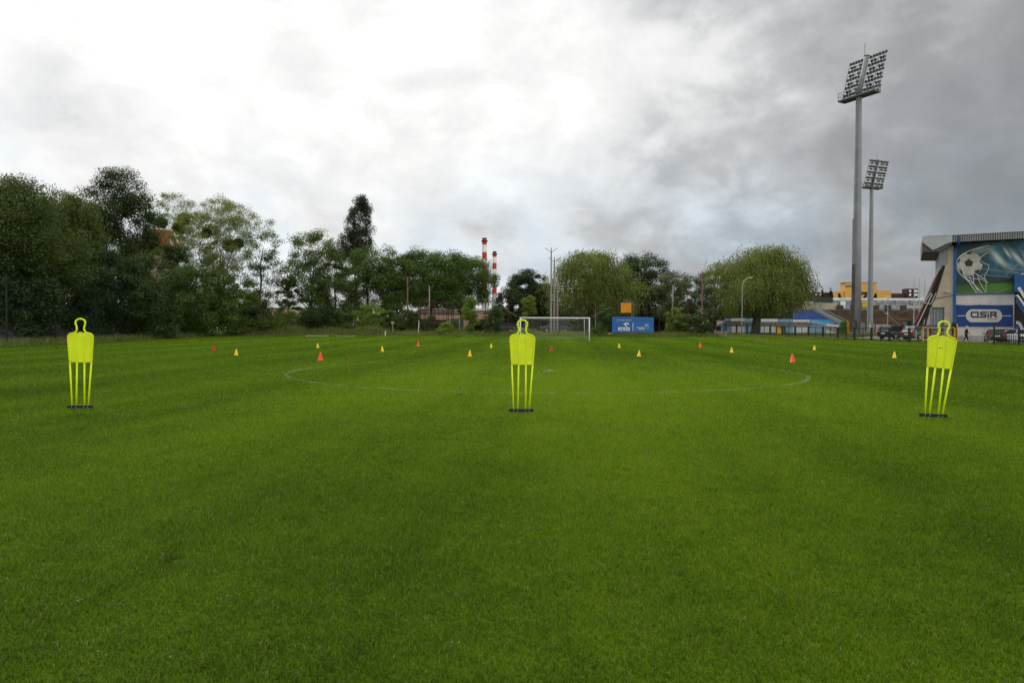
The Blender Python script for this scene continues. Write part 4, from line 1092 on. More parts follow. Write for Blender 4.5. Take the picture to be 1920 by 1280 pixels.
    bn = MB().prism([(74, 764), (200, 770), (330, 764), (460, 770), (694, 766), (696, 1004), (400, 1002), (78, 1002)], Bp(-.11), Bp(-.08)).build('club_banner', bn_m, r)
    cream = mat('banner_cream', (.56, .54, .48), rough=.6, var=.06); ink = mat('banner_ink', (.018, .030, .075), rough=.6)
    pill = MB(); cx0, cx1, cy, rr = 250, 505, 884, 70
    pts = [(cx1 + rr * math.cos(t), cy + rr * math.sin(t)) for t in np.linspace(-math.pi / 2, math.pi / 2, 15)] + [(cx0 + rr * math.cos(t), cy + rr * math.sin(t)) for t in np.linspace(math.pi / 2, 3 * math.pi / 2, 15)]
    pill.flat(pts, Bp(-.118)); pill.flat([(84, 880), (182, 880), (182, 888), (84, 888)], Bp(-.118)).flat([(574, 880), (672, 880), (672, 888), (574, 888)], Bp(-.118))
    pill.build('banner_panel', cream, bn)
    lt = MB(); w = 17
    def stroke(p): lt.ribbon(p, w, Bp(-.126))
    depth = [.126]
    def joint(pts):
        for a_, b_ in zip(pts, pts[1:]):
            dx, dy = b_[0] - a_[0], b_[1] - a_[1]; l = math.hypot(dx, dy); e = w / 2 * .98
            lt.ribbon([(a_[0] - dx / l * e, a_[1] - dy / l * e), (b_[0] + dx / l * e, b_[1] + dy / l * e)], w, Bp(-depth[0])); depth[0] += .0012
    joint([(240, 847), (312, 847), (312, 898), (254, 898), (240, 886), (240, 847)])
    joint([(402, 847), (348, 847), (340, 858), (348, 872), (390, 872), (398, 884), (390, 898), (334, 898)])
    joint([(424, 868), (424, 898)])
    joint([(452, 898), (452, 847), (502, 847), (510, 858), (502, 874), (470, 874)]); joint([(488, 876), (510, 898)])
    lt.build('banner_lettering', ink, bn)
    MB().flat([(415, 836), (433, 836), (433, 853), (415, 853)], Bp(-.150)).build('banner_dot', mat('banner_green', (.10, .24, .03), rough=.6), bn)
    t2 = MB(); add_text(t2, 'OLSZTYN', 412, 932, 520, 915, Bp(-.126), .01); t2.build('banner_lettering', mat('banner_grey_green', (.08, .11, .06), rough=.6), bn)
    # blue stair house and flights at the right edge
    x0, x1 = F(1899, 540)[0], sR; zt_, zb_ = F(1899, 516)[1], F(1899, 549)[1]
    MB().bb((x0, -1.5, zb_), (x1, -.05, zt_)).build('stair_house', blue, r)
    MB().bb((F(1911, 516)[0], -1.62, zt_ - .05), (x1, -1.0, zt_ + .10)).build('canopy', mat('canopy_cream', (.55, .52, .42), rough=.6), r)
    stp = lambda a_, b_, t, y0, y1: MB().prism([(a_[0], a_[1]), (b_[0], b_[1]), (b_[0], b_[1] - t), (a_[0], a_[1] - t)], lambda p: (p[0], y0, p[1]), lambda p: (p[0], y1, p[1]))
    A1, B1 = F(1901.5, 556), F(1932, 601)
    stp(A1, B1, .9, -2.6, -1.55).build('stair_flight', blue, r)
    for y in (-2.66, -1.5): MB().bar((A1[0], y, A1[1] + .12), (B1[0], y, B1[1] + .12), .2).build('stringer', mat('white_stringer', (.62, .62, .60), rough=.6), r)
    A2, B2 = F(1904, 541), F(1932, 586); MB().bar((A2[0], -2.66, A2[1]), (B2[0], -2.66, B2[1]), .16, .3).build('handrail', mat('white_stringer', (.62, .62, .60), rough=.6), r)
    A3, B3, C3 = F(1901.8, 605), F(1907, 605), F(1916, 622)
    MB().bar((A3[0], -1.6, A3[1]), (B3[0], -1.6, B3[1]), .2, .35).build('handrail', mat('white_stringer', (.62, .62, .60), rough=.6), r)
    MB().bar((B3[0], -1.6, B3[1]), (C3[0], -1.6, C3[1]), .2, .3).build('handrail', mat('white_stringer', (.62, .62, .60), rough=.6), r)
    MB().prism([(A3[0], A3[1] - .3), (B3[0], B3[1] - .3), (C3[0], C3[1] - .3), (C3[0], zb), (A3[0], zb)], lambda p: (p[0], -1.55, p[1]), lambda p: (p[0], -.4, p[1])).build('stair_side', blue, r)
    MB().box((F(1776, 547)[0], -.25, F(1776, 547)[1]), (.5, .4, .18)).build('wall_lamp', mat('lamp_grey', (.5, .5, .5), rough=.4), r)
    MB().bb((F(1735, 613)[0], -.6, F(1735, 612)[1]), (b1, -.05, F(1735, 609.5)[1])).build('blue_beam', blue, r)
make_stand()

# ------------------------------------------------------------------ helper: a slab seen between two photo columns at one depth
def slab(mb, x0, y0, x1, y1, Y, d=.3, o=None):
    a, b = W(x0, y1, Y), W(x1, y0, Y); c = W(x0, y0, Y)
    mb.bb((a.x, Y, a.z), (b.x, Y + d, c.z)); return mb

# ------------------------------------------------------------------ stadium ground seen past the pole
def make_terrace():
    o = G(1640, 190); r = thing('stadium_terrace', 'brown stepped spectator terrace partly overgrown with grass', 'terrace', o)
    br = mat('terrace_boards', (.19, .135, .090), rough=.95, var=.4, scale=.35, stain=((.10, .105, .035), .9))
    x0, x1 = (1552 - 960) / FPX * 190 - o.x, (1745 - 960) / FPX * 190 - o.x
    st = MB(); ed = MB(); n = 18; zt = W(1640, 581, 212).z - o.z
    for k in range(n):
        z = zt * (k + 1) / n; y = 1.25 * k
        st.bb((x0, y, -1), (x1 + y * .7, y + 1.24, z - .06)); ed.bb((x0, y - .12, z - .059), (x1 + y * .7, y + 1.1, z + .02))
    st.build('steps', mat('terrace_risers', (.075, .050, .034), rough=.95, var=.4, scale=.35, stain=((.07, .08, .025), .8)), r); ed.build('step_boards', br, r)
    for i, px in enumerate((1575, 1600, 1642, 1664, 1693)):
        x = (px - 960) / FPX * 213 - o.x; MB().bb((x - .8, 22.6, zt - .3), (x + .8, 23.6, zt + 1.5)).build('buttress', mat('dark_brick', (.06, .045, .038), rough=.9, var=.3), r)
make_terrace()
def graffiti_mat():
    m = bpy.data.materials.new('graffiti_wall'); m.use_nodes = True; g = NG(m.node_tree); b = g.n['Principled BSDF']
    p = g.new('ShaderNodeTexCoord').outputs['Object']
    v = g.new('ShaderNodeTexVoronoi', feature='DISTANCE_TO_EDGE'); g.l.new(g.vmul(p, (1, 0, 1.2)), v.inputs['Vector']); v.inputs['Scale'].default_value = .75
    n = g.noise(p, 1.1, 5, .6, 1.2)
    c = g.mix(g.rng(g.noise(p, .35, 3), .4, .6), (.27, .29, .31), (.38, .38, .38))
    c = g.mix(g.math('MULTIPLY', g.math('LESS_THAN', v.outputs['Distance'], .05), .75), c, (.06, .07, .09))
    c = g.mix(g.rng(n, .60, .66), c, (.09, .10, .12)); c = g.mix(g.rng(g.noise(p, .5, 2), .66, .70), c, (.12, .24, .33))
    g.l.new(c, b.inputs['Base Color']); b.inputs['Roughness'].default_value = .9
    return m
def back_wall():
    Y = 222; o = G(1640, Y); r = thing('graffiti_wall', 'long grey wall covered in graffiti above the brown terrace', 'wall', o)
    slab(MB(), 1556, 562.6, 1760, 584, Y, 1.0).build('wall_panel', graffiti_mat(), r, world=True)
    slab(MB(), 1480, 568, 1569, 590, Y - 8, .6).build('wall_panel', mat('beige_panel', (.45, .39, .29), rough=.9, var=.2), r, world=True, label='beige panelled section of the wall')
    slab(MB(), 1560, 558, 1596, 562.5, Y + 2, 3).build('white_roof', mat('bright_roof_sheet', (.66, .66, .64), rough=.5, var=.15, scale=.5), r, world=True)
    slab(MB(), 1596.2, 558.6, 1762, 562.5, Y + 2, 3).build('white_roof', mat('bright_roof_sheet', (.66, .66, .64), rough=.5, var=.15, scale=.5), r, world=True)
    slab(MB(), 1576, 564.5, 1585, 577, Y - .6, .2).build('white_board', WHITE, r, world=True)
    slab(MB(), 1617, 565, 1640, 576, Y - 1, .3).build('yellow_board', mat('yellow_board', (.66, .44, .02), rough=.6, var=.1), r, world=True)
    slab(MB(), 1697, 573, 1735, 577.5, Y - 1, .3).build('white_board', mat('dull_board', (.52, .47, .40), rough=.8), r, world=True)
    slab(MB(), 1572, 577.6, 1700, 581, Y - 1.2, .2).build('blue_strip', mat('pale_blue_strip', (.16, .27, .34), rough=.8, var=.3, scale=.4), r, world=True)
    rl = MB(); a, b = W(1588, 568, Y - 4), W(1760, 568, Y - 4); rl.bar(a, b, .20)
    rl.build('pipe', mat('grey_pipe', (.16, .165, .17), rough=.6), r, world=True)
    MB().add([], []).bb(W(1527, 567.5, Y - 12), W(1559, 557.5, Y - 11)).build('dark_hoarding', mat('charcoal_board', (.030, .034, .042), rough=.6, var=.1), r, world=True)
back_wall()
def yellow_building():
    Y = 300; o = G(1620, Y); r = thing('yellow_building', 'stepped yellow building behind the floodlight towers', 'building', o)
    ym = mat('yellow_render', (.62, .36, .085), rough=.85, var=.06, scale=.1)
    slab(MB(), 1568, 546, 1584, 563, Y, 3).build('low_wing', ym, r, world=True); slab(MB(), 1584.03, 530, 1644, 563, Y - .5, 4).build('main_block', ym, r, world=True); slab(MB(), 1644.03, 544.5, 1671, 563, Y, 3).build('low_wing', ym, r, world=True)
    slab(MB(), 1585.5, 534.5, 1597.5, 537.8, Y - .7, .15).build('window_band', mat('window_blue_grey', (.10, .11, .15), rough=.3), r, world=True)
    slab(MB(), 1614, 547, 1628, 552, Y - .7, .15).build('window_band', glass_dark(), r, world=True)
    slab(MB(), 1583, 528.9, 1645, 529.96, Y - .8, 4.5).build('parapet', mat('parapet_metal', (.40, .27, .11), rough=.6), r, world=True)
yellow_building()
def brown_block():
    Y = 320; o = G(1690, Y); r = thing('brown_building', 'dark brown building with a small balcony tower right of the yellow one', 'building', o)
    bm_ = mat('brown_cladding', (.060, .028, .024), rough=.85, var=.15, scale=.2)
    slab(MB(), 1671.5, 550, 1699.9, 565, Y, 4).build('long_wing', bm_, r, world=True); slab(MB(), 1700, 541, 1721.5, 565, Y - 1, 4).build('stair_tower', bm_, r, world=True)
    for x in (1705, 1714.5):
        for y in (543.5, 550.5): slab(MB(), x, y, x + (3.5 if x < 1710 else 6), y + 4.2, Y - 1.5, .45).build('balcony', WHITE, r, world=True)
    slab(MB(), 1704, 538.8, 1710, 540.9, Y, 3).build('roof_box', mat('roof_edge_metal', (.45, .46, .47)), r, world=True)
    o = G(1548, Y); r = thing('brown_building', 'long low dark brown building between the large willow and the yellow building', 'building', o)
    slab(MB(), 1500, 549, 1567.5, 565, Y + 4, 4).build('wall', bm_, r, world=True); slab(MB(), 1500, 547.8, 1567.5, 548.96, Y + 3.5, 5).build('roof', mat('roof_dark', (.10, .10, .105)), r, world=True)
    for x in (1529, 1536, 1545, 1552): slab(MB(), x, 551, x + 3.5, 553.5, Y + 3.6, .3).build('window', WHITE if x < 1540 else glass_dark(), r, world=True)
brown_block()
for i, (px, top, Y, lab) in enumerate(((1541, 541, 270, 'left dark spruce top before the brown building, next to the willow'), (1557, 539.5, 272, 'taller dark spruce top second from the large willow'), (1573, 546, 268, 'short spruce top in front of the yellow building left wing'),
                                        (1622, 549.5, 268, 'spruce top between the two floodlight masts'), (1640, 549, 268, 'spruce top right of the farther floodlight mast'))):
    tree('spruce_tree', lab, 'tree', px, Y, top, 5.0, 566, 'spruce', 'cone', 60, 16, .5, cr=.28, trunk=.15, limbs=3, group='spruce tops before the far buildings')
for i, px in enumerate((1713, 1723, 1733)):
    b = G(px, 188); o = MB().lathe([(.14, 0), (.08, W(px, 521, 188).z - b.z)], 8, b).solo('flagpole', GALV, ('leftmost bare flagpole before the brown balcony tower', 'middle bare flagpole of three above the terrace', 'rightmost bare flagpole nearest the stand')[i], 'flagpole', 'bare flagpoles above the terrace')
# blue seats, railings and the blue and white wall
def seat_block():
    o = G(1540, 122); r = thing('seating_block', 'stepped block of blue and cyan stadium seats behind the large willow', 'seats', o)
    bl = mat('seat_royal', (.016, .075, .34), rough=.4, var=.15); cy = mat('seat_cyan', (.02, .36, .62), rough=.4, var=.12); cc = mat('step_concrete', (.13, .14, .16), rough=.9, var=.2)
    n = 10; rows = [(606.5 - 2.5 * k, 122 + .85 * k) for k in range(n)]
    for k, (py, Y) in enumerate(rows):
        xr = 1572 - 4.4 * k; a, b = W(1490, py, Y), W(xr, py, Y)
        MB().bb((a.x, Y, o.z - .5), (b.x + .3, Y + .84, a.z)).build('step', cc, r, world=True)
        m = MB(); x = a.x
        while x < b.x - .4:
            m.bb((x, Y + .25, a.z + .003), (x + .42, Y + .66, a.z + .10)); m.add([(x, Y + .60, a.z + .1), (x + .42, Y + .60, a.z + .1), (x + .42, Y + .72, a.z + .20), (x, Y + .72, a.z + .20), (x, Y + .66, a.z + .1), (x + .42, Y + .66, a.z + .1), (x + .42, Y + .77, a.z + .20), (x, Y + .77, a.z + .20)], [(0, 1, 2, 3), (5, 4, 7, 6), (0, 3, 7, 4), (1, 5, 6, 2), (3, 2, 6, 7)])
            x += .5
        m.build('seat_row', cy if k < 3 else bl, r, world=True)
    gr = mat('pale_green_rail', (.20, .27, .22), rough=.5, var=.1)
    rail = MB(); R0, R1 = W(1592, 603, 121), W(1528, 571.5, 131); R2, R3 = W(1580, 604, 121), W(1522, 572, 131)
    for a, b in ((R0, R1), (R2, R3)):
        for dz in (0, -.45, -.9): rail.bar(a + Vector((0, 0, dz)), b + Vector((0, 0, dz)), .07)
        for t in np.linspace(0, 1, 8): q = a.lerp(b, t); rail.bar(q, q + Vector((0, 0, -1.25)), .06)
    rail.build('stair_railing', gr, r, world=True)
    fl = MB(); fl.prism([(0, 0), (1, 0), (1, -1), (0, -1)], lambda p: W(1590, 607, 120.6).lerp(W(1526, 575.5, 131), p[0]) + Vector((0, 0, .8 * p[1])), lambda p: W(1578, 607.5, 120.6).lerp(W(1520, 576, 131), p[0]) + Vector((0, 0, .8 * p[1])))
    fl.build('stair_flight', cc, r, world=True)
seat_block()
def blue_white_wall():
    Y = 119; o = G(1460, Y); r = thing('stadium_wall', 'low two tier wall painted in white and light blue blocks behind the large willow', 'wall', o)
    wh = mat('wall_white', (.84, .83, .81), rough=.8, var=.08, stain=((.45, .43, .4), .4)); lb = mat('wall_light_blue', (.25, .50, .70), rough=.8, var=.12); gr = mat('wall_shelf', (.24, .23, .20), rough=.9, var=.3, scale=3)
    low = (('b', 1353, 1369), ('w', 1370, 1396), ('b', 1396, 1413), ('b', 1421, 1427), ('w', 1427, 1447), ('w', 1447.4, 1458), ('b', 1458, 1474), ('b', 1474.3, 1487), ('w', 1487, 1516))
    for c, a, b in low: slab(MB(), a, 611.6, b - .15, 623.5, Y, .35).build('painted_panel', wh if c == 'w' else lb, r, world=True)
    pr = lambda pts, Yq, d: MB().prism(pts, lambda p: W(p[0], p[1], Yq), lambda p: W(p[0], p[1], Yq) + Vector((0, d, 0)))
    pr([(1516.2, 611.6), (1530, 613), (1548, 618), (1549, 623.6), (1516.2, 623.6)], Y, .35).build('painted_panel', lb, r, world=True); pr([(1549.2, 618.5), (1568, 623), (1568, 625), (1549.2, 624)], Y, .35).build('painted_panel', wh, r, world=True)
    pr([(1516.2, 611.4), (1516.2, 608.6), (1568, 612), (1573, 617), (1573, 622.8), (1549, 617.6), (1530, 612.8)], Y + .1, .3).build('stone_panel', mat('white_rubble', (.40, .39, .36), rough=.9, var=.4, scale=5), r, world=True)
    up = (('w', 1345, 1359, 601, 611.4), ('b', 1360, 1368, 596.5, 601.5), ('w', 1370, 1396, 596.5, 602), ('b', 1396, 1413, 596.5, 605), ('w', 1428, 1458, 597.5, 604), ('b', 1458, 1487, 598, 604.4), ('w', 1487, 1518, 599.2, 604.6))
    for c, a, b, y0, y1 in up: slab(MB(), a, y0, b - .15, y1, Y + 1.6, .3).build('upper_panel', wh if c == 'w' else lb, r, world=True)
    pr([(1518, 599.3), (1530, 600.5), (1550, 606.5), (1550, 611), (1518, 604.8)], Y + 1.6, .3).build('upper_panel', lb, r, world=True); pr([(1550.2, 606.6), (1573, 609), (1573, 616), (1550.2, 611)], Y + 1.6, .3).build('upper_panel', wh, r, world=True)
    slab(MB(), 1360, 603.6, 1516, 611.4, Y + .36, 1.2).build('shelf', gr, r, world=True)
    rl = MB()
    for y in (602.5, 606): rl.bar(W(1362, y, Y - .3), W(1520, y + 1, Y - .3), .05)
    rl.bar(W(1362, 602.5, Y - .3), W(1344, 613, Y - .3), .06); rl.bar(W(1362, 606, Y - .3), W(1346, 617, Y - .3), .06); rl.bar(W(1366, 613, Y - .3), W(1350, 622, Y - .3), .06)
    for px in (1362, 1380, 1400, 1432, 1455, 1480, 1500, 1520): rl.bar(W(px, 602.5, Y - .3), W(px, 612, Y - .3), .05)
    rl.build('railing', mat('dull_green_rail', (.03, .055, .045), rough=.5), r, world=True)
blue_white_wall()

# ------------------------------------------------------------------ small things round the right corner
def box_thing(name, label, cat, x0, y0, x1, y1, Y, d, m, extra=None, bevel=.02):
    b = G((x0 + x1) / 2, Y); r = thing(name, label, cat, b)
    slab(MB(), x0, y0, x1, y1, Y, d).build('body', m, r, world=True, bevel=bevel)
    for nm, a, q, c, e, dy, dd, mm in (extra or ()): slab(MB(), a, q, c, e, Y + dy, dd).build(nm, mm, r, world=True)
    return r
YEL = mat('ochre_sheet', (.55, .32, .03), rough=.6, var=.15); GRS = mat('green_sheet', (.035, .16, .03), rough=.6, var=.15); ORG = mat('orange_sheet', (.62, .30, .02), rough=.6, var=.12)
box_thing('ticket_booth', 'small ochre metal booth with dark doorway beside the willow trunk', 'booth', 1458.5, 612, 1466.6, 625.5, 95, .9, YEL, (('doorway', 1467, 613, 1469.2, 625.5, .05, .8, BLACKM), ('opening', 1462, 613.2, 1466, 615.5, -.03, .025, BLACKM), ('side_panel', 1469.4, 613, 1470.3, 626, .1, .8, YEL), ('roof', 1457.8, 611.2, 1473.5, 611.9, -.1, 1.2, BLACKM), ('side_panel', 1470.5, 612.5, 1473, 625, .06, .75, BLACKM)))
box_thing('metal_gate', 'green sheet metal gate beside the near floodlight mast', 'gate', 1576, 603, 1587, 625.5, 104, .12, GRS, [('rib', x, 604, x + .5, 625, -.05, .045, GRS) for x in (1577, 1579.5, 1582, 1584.5)])
box_thing('gate_pillar', 'orange gate pillar just left of the near floodlight mast', 'pillar', 1588.5, 603, 1592.5, 626, 103.5, .35, ORG, (('cap', 1588, 602.2, 1593, 602.9, -.04, .45, ORG),))
CAB = mat('cabinet_grey', (.40, .40, .38), rough=.6, var=.08)
box_thing('utility_cabinet', 'grey utility cabinet at the foot of the near floodlight mast', 'cabinet', 1613.5, 604.5, 1622, 627, 109, .6, CAB, (('door_seam', 1617.6, 606, 1617.9, 626, -.01, .008, BLACKM), ('roof', 1613, 603.9, 1622.5, 604.4, -.05, .7, GALV), ('handle', 1618.6, 614, 1619, 617, -.04, .035, BLACKM)))
box_thing('utility_cabinet', 'pale cabinet at the foot of the farther floodlight mast', 'cabinet', 1632.5, 606, 1640, 619, 118, .5, mat('cabinet_pale', (.50, .53, .50), rough=.6), (('roof', 1632, 605.5, 1640.5, 605.9, -.04, .6, GALV), ('door_seam', 1636, 607, 1636.3, 618.5, -.01, .008, BLACKM)))
box_thing('advertising_board', 'white board with a dark octagon emblem behind the dark blue car', 'board', 1643, 608, 1664.8, 622, 112, .1, WHITE, (('blue_edge', 1648, 607.4, 1665, 607.95, -.005, .11, mat('edge_blue', (.02, .05, .12))), ('stripe', 1665, 609.5, 1678, 611, .02, .06, WHITE)))
ad = [o for o in bpy.data.objects if o.name.startswith('advertising_board')][0]
MB().flat([(1653 + 4.3 * math.cos(t), 614.5 + 4.3 * math.sin(t)) for t in np.linspace(0, 2 * math.pi, 9)[:-1] + .39], lambda p: W(p[0], p[1], 111.98)).build('octagon_emblem', mat('emblem_dark', (.035, .045, .04)), ad, world=True)
box_thing('advertising_board', 'red advertising board behind the dark blue car', 'board', 1679, 607.5, 1700, 614, 111, .1, mat('board_red', (.36, .03, .035), rough=.6), (('stripe', 1680, 609.6, 1697, 610.9, -.012, .008, mat('stripe_pink', (.6, .4, .38))),))
box_thing('container', 'dull green metal box beside the red advertising board', 'container', 1700.5, 602.5, 1709, 615, 110, 1.2, mat('dull_green_sheet', (.075, .13, .095), rough=.6), (('lid', 1700, 601.8, 1709.5, 602.4, -.05, 1.3, DKGREEN), ('rib', 1704.5, 603, 1705, 614.5, -.03, .025, DKGREEN)))
def boom():
    b = G(1686, 108); r = thing('barrier', 'raised pale boom barrier pole slanting over the car park', 'barrier', b)
    MB().bar(W(1688, 610.5, 108), W(1649, 577.5, 108), .14, .10).build('boom', mat('boom_cream', (.62, .55, .42), rough=.6), r, world=True)
    MB().box((.25, 0, .55), (.4, .4, 1.1)).build('post', mat('cabinet_grey', (.4, .4, .38)), r, bevel=.03)
    MB().bar(W(1688.2, 610.8, 108), W(1694, 615.5, 108), .22).build('counterweight', BLACKM, r, world=True)
boom()
def thin_lamp(px, Y, top, label):
    b = G(px, Y); H = W(px, top, Y).z - b.z; r = thing('lamp_post', label, 'lamp post', b)
    MB().lathe([(.09, -.2), (.05, H)], 8).build('post', GALV, r); MB().box((-.2, 0, H), (.6, .25, .12)).build('lamp_head', WHITE, r, bevel=.03); MB().box((-.15, 0, H * .52), (.35, .3, .2)).build('camera_box', WHITE, r, bevel=.03)
thin_lamp(1664, 128, 556, 'thin grey lamp post in front of the brown terrace')
def orange_gate():
    Y = 71.5; b = G(1762, Y); r = thing('gate_frame', 'weathered orange gate frame with crossed braces behind the leaning dummy', 'gate', b)
    om = mat('faded_orange', (.50, .26, .045), rough=.7, var=.25, scale=4); up = Vector((0, 0, 1))
    for px in (1731, 1740): MB().bar(W(px, 640, Y), W(px, 613, Y), .11).build('post', om, r, world=True)
    for px in (1790, 1794.5): MB().bar(W(px, 642, Y), W(px, 607 if px > 1792 else 614, Y), .12).build('post', om, r, world=True)
    MB().bar(W(1730, 614, Y - .02), W(1789, 614, Y - .02), .13, .10).build('top_beam', om, r, world=True)
    for a, q in (((1747, 620), (1786, 634)), ((1747, 632), (1770, 622)), ((1757, 620), (1782, 640)), ((1744, 636), (1786, 628)), ((1776, 620), (1792, 638))):
        MB().bar(W(*a, Y + .08), W(*q, Y + .08), .05).build('brace', om, r, world=True)
    for px in (1745, 1765): MB().bar(W(px, 640, Y + .2), W(px, 618, Y + .2), .07).build('mid_post', BLACKM, r, world=True)
    MB().bar(W(1740, 618.5, Y + .2), W(1785, 618.5, Y + .2), .05).build('rail', BLACKM, r, world=True)
    MB().bar(W(1788.5, 642, Y + .3), W(1788.5, 604.5, Y + .3), .30).build('gate_post', DKGREEN, r, world=True)
    for px in (1718, 1728): MB().bar(W(px, 636, Y + 1), W(px, 618, Y + 1), .06).build('grey_post', GALV, r, world=True)
orange_gate()
slab_o = MB().bb((W(1343.5, 621, 93).x, 93, gzf(29, 93) - .1), (W(1364, 621, 93).x, 94, W(1343, 620.8, 93).z)).solo('concrete_slab', mat('old_concrete', (.20, .17, .14), rough=.95, var=.2, bump=.4), 'low grey concrete slab at the left end of the black fence', 'slab', bevel=.06)

# ------------------------------------------------------------------ car park surface
def car_park():
    m = mat('gravel_asphalt', (.21, .20, .18), rough=.95, var=.22, scale=2.2, bump=.6)
    xs = np.linspace(0, 1, 28); ys = np.linspace(0, 1, 28); V = []; 
    for v in ys:
        for u in xs:
            a = np.array((41.5, 84.5)) * (1 - u) + np.array((54.5, 69.5)) * u; c = np.array((58, 104)) * (1 - u) + np.array((76, 84)) * u
            p = a * (1 - v) + c * v; V.append((p[0], p[1], gzf(p[0], p[1]) + .03))
    n = 28; L = [k for j in range(n - 1) for i in range(n - 1) for k in (j * n + i, j * n + i + 1, (j + 1) * n + i + 1, (j + 1) * n + i)]
    o = np_mesh('car_park', np.array(V), L, np.full((n - 1) ** 2, 4), m, smooth=True); tag(o, kind='structure')
car_park()

# ------------------------------------------------------------------ cars
def car(name, label, px, Y, heading, kind, paint, group='parked cars'):
    p = G(px, Y); r = thing(name, label, 'car', p + Vector((0, 0, .03)), R(heading), group)
    K = {'sedan': dict(L=4.5, W=1.78, H=1.45, belt=.93, gh=(-1.78, -1.02, .30, 1.12), rear=1.00, hood=.90),
         'suv': dict(L=4.6, W=1.86, H=1.66, belt=1.02, gh=(-2.15, -1.70, .32, 1.10), rear=1.04, hood=1.02),
         'hatch': dict(L=4.1, W=1.75, H=1.50, belt=.95, gh=(-1.92, -1.50, .30, 1.15), rear=.98, hood=.93),
         'van': dict(L=5.2, W=1.95, H=1.95, belt=1.10, gh=(-2.52, -2.35, .75, 1.85), rear=1.12, hood=1.08)}[kind]
    L, Wd, H, belt = K['L'], K['W'], K['H'], K['belt']; h = L / 2; w = Wd / 2; g = K['gh']
    wb = .29 * L; wr = .33 if kind != 'suv' else .37
    body = MB()
    # lower body: cross-sections along the length, with wheel arches cut as notches of the sill line
    st = [(-h, .62, .50, K['rear'] - .12), (-h + .06, .90, .38, K['rear']), (-h + .35, .97, .30, belt), (-wb - .42, 1, .27, belt), (-wb, 1, .27, belt), (0, 1, .22, belt), (wb, 1, .27, K['hood'] + .02), (wb + .42, .98, .27, K['hood'] - .03), (h - .22, .93, .30, K['hood'] - .13), (h - .05, .80, .36, K['hood'] - .28), (h, .62, .46, K['hood'] - .40)]
    vs = []; fs = []
    for x, k, zb, zt in st:
        y = w * k
        sec = [(x, -y * .92, zb), (x, -y, zb + .16), (x, -y, (zb + zt) / 2 + .05), (x, -y * .965, zt - .05), (x, -y * .90, zt), (x, y * .90, zt), (x, y * .965, zt - .05), (x, y, (zb + zt) / 2 + .05), (x, y, zb + .16), (x, y * .92, zb)]
        vs += sec
    m = 10
    for i in range(len(st) - 1):
        for j in range(m):
            k = (j + 1) % m; fs.append((i * m + j, i * m + k, (i + 1) * m + k, (i + 1) * m + j))
    fs += [tuple(range(m)), tuple((len(st) - 1) * m + j for j in range(m))[::-1]]
    body.add(vs, fs)
    # roof panel and pillars
    y0, y1 = w * .88, w * .70
    zr = H
    body.prism([(g[1] - .05, -y1), (g[2] + .05, -y1 * .96), (g[2] + .05, y1 * .96), (g[1] - .05, y1)], lambda q: (q[0], q[1], zr - .07), lambda q: (q[0] * .97, q[1] * .9, zr))
    for s in (-1, 1):
        body.bar((g[0] + .04, s * y0, belt - .03), (g[1], s * y1, zr - .04), .10, .13); body.bar((g[3] - .04, s * y0, belt - .05), (g[2], s * y1, zr - .04), .07, .09)
        body.bar(((g[0] + g[3]) / 2 - .05, s * (y0 + .005), belt - .03), ((g[1] + g[2]) / 2, s * (y1 + .005), zr - .04), .08)
        body.bar((g[1], s * y1, zr - .035), (g[2], s * y1, zr - .035), .07)
    bo = body.build('body', paint, r, smooth=False)
    sec = lambda s0, s1: None
    gl = glass_dark(); a, b, c, d = g
    def pane(nm, pts): MB().prism([0, 1, 2, 3], lambda i: pts[int(i)], lambda i: Vector(pts[int(i)]) * .985 + Vector((0, 0, .01))).build(nm, gl, r)
    e = .012
    MB().add([(a, -y0, belt - .03), (d, -y0, belt - .05), (c, -y1, zr - .05), (b, -y1, zr - .05), (a, y0, belt - .03), (d, y0, belt - .05), (c, y1, zr - .05), (b, y1, zr - .05)],
             [(0, 1, 2, 3), (5, 4, 7, 6), (4, 0, 3, 7), (1, 5, 6, 2), (3, 2, 6, 7), (4, 5, 1, 0)]).build('windows', gl, r)
    # wheels
    ty = mat('tyre', (.014, .014, .014), rough=.85); ri = mat('wheel_rim', (.45, .46, .47), rough=.35, metal=.7)
    for sx in (-1, 1):
        for sy in (-1, 1):
            wh = MB().lathe([(wr * .6, -.11), (wr * .93, -.11), (wr, -.07), (wr, .07), (wr * .93, .11), (wr * .6, .11)], 20).build('wheel', ty, r)
            wh.matrix_local = Matrix.Translation((sx * wb, sy * (w - .07), wr)) @ Matrix.Rotation(math.pi / 2, 4, 'X')
            rm = MB().lathe([(.02, -.08), (wr * .62, -.115), (wr * .66, -.10), (wr * .66, .10), (wr * .62, .115), (.02, .08)], 14)
            for k in range(5): rm.bar((0, 0, .118), (wr * .58 * math.cos(k * 1.257), wr * .58 * math.sin(k * 1.257), .12), .05).bar((0, 0, -.118), (wr * .58 * math.cos(k * 1.257), wr * .58 * math.sin(k * 1.257), -.12), .05)
            rm.build('rim', ri, wh)
            MB().lathe([(wr * 1.14, -.02), (wr * 1.14, .02)], 20).build('wheel_arch', BLACKM, r).matrix_local = Matrix.Translation((sx * wb, sy * (w - .018), wr + .01)) @ Matrix.Rotation(math.pi / 2, 4, 'X')
    tl = mat('tail_light', (.55, .012, .015), rough=.2, var=.05); hl = mat('head_light', (.70, .72, .74), rough=.15, var=.05)
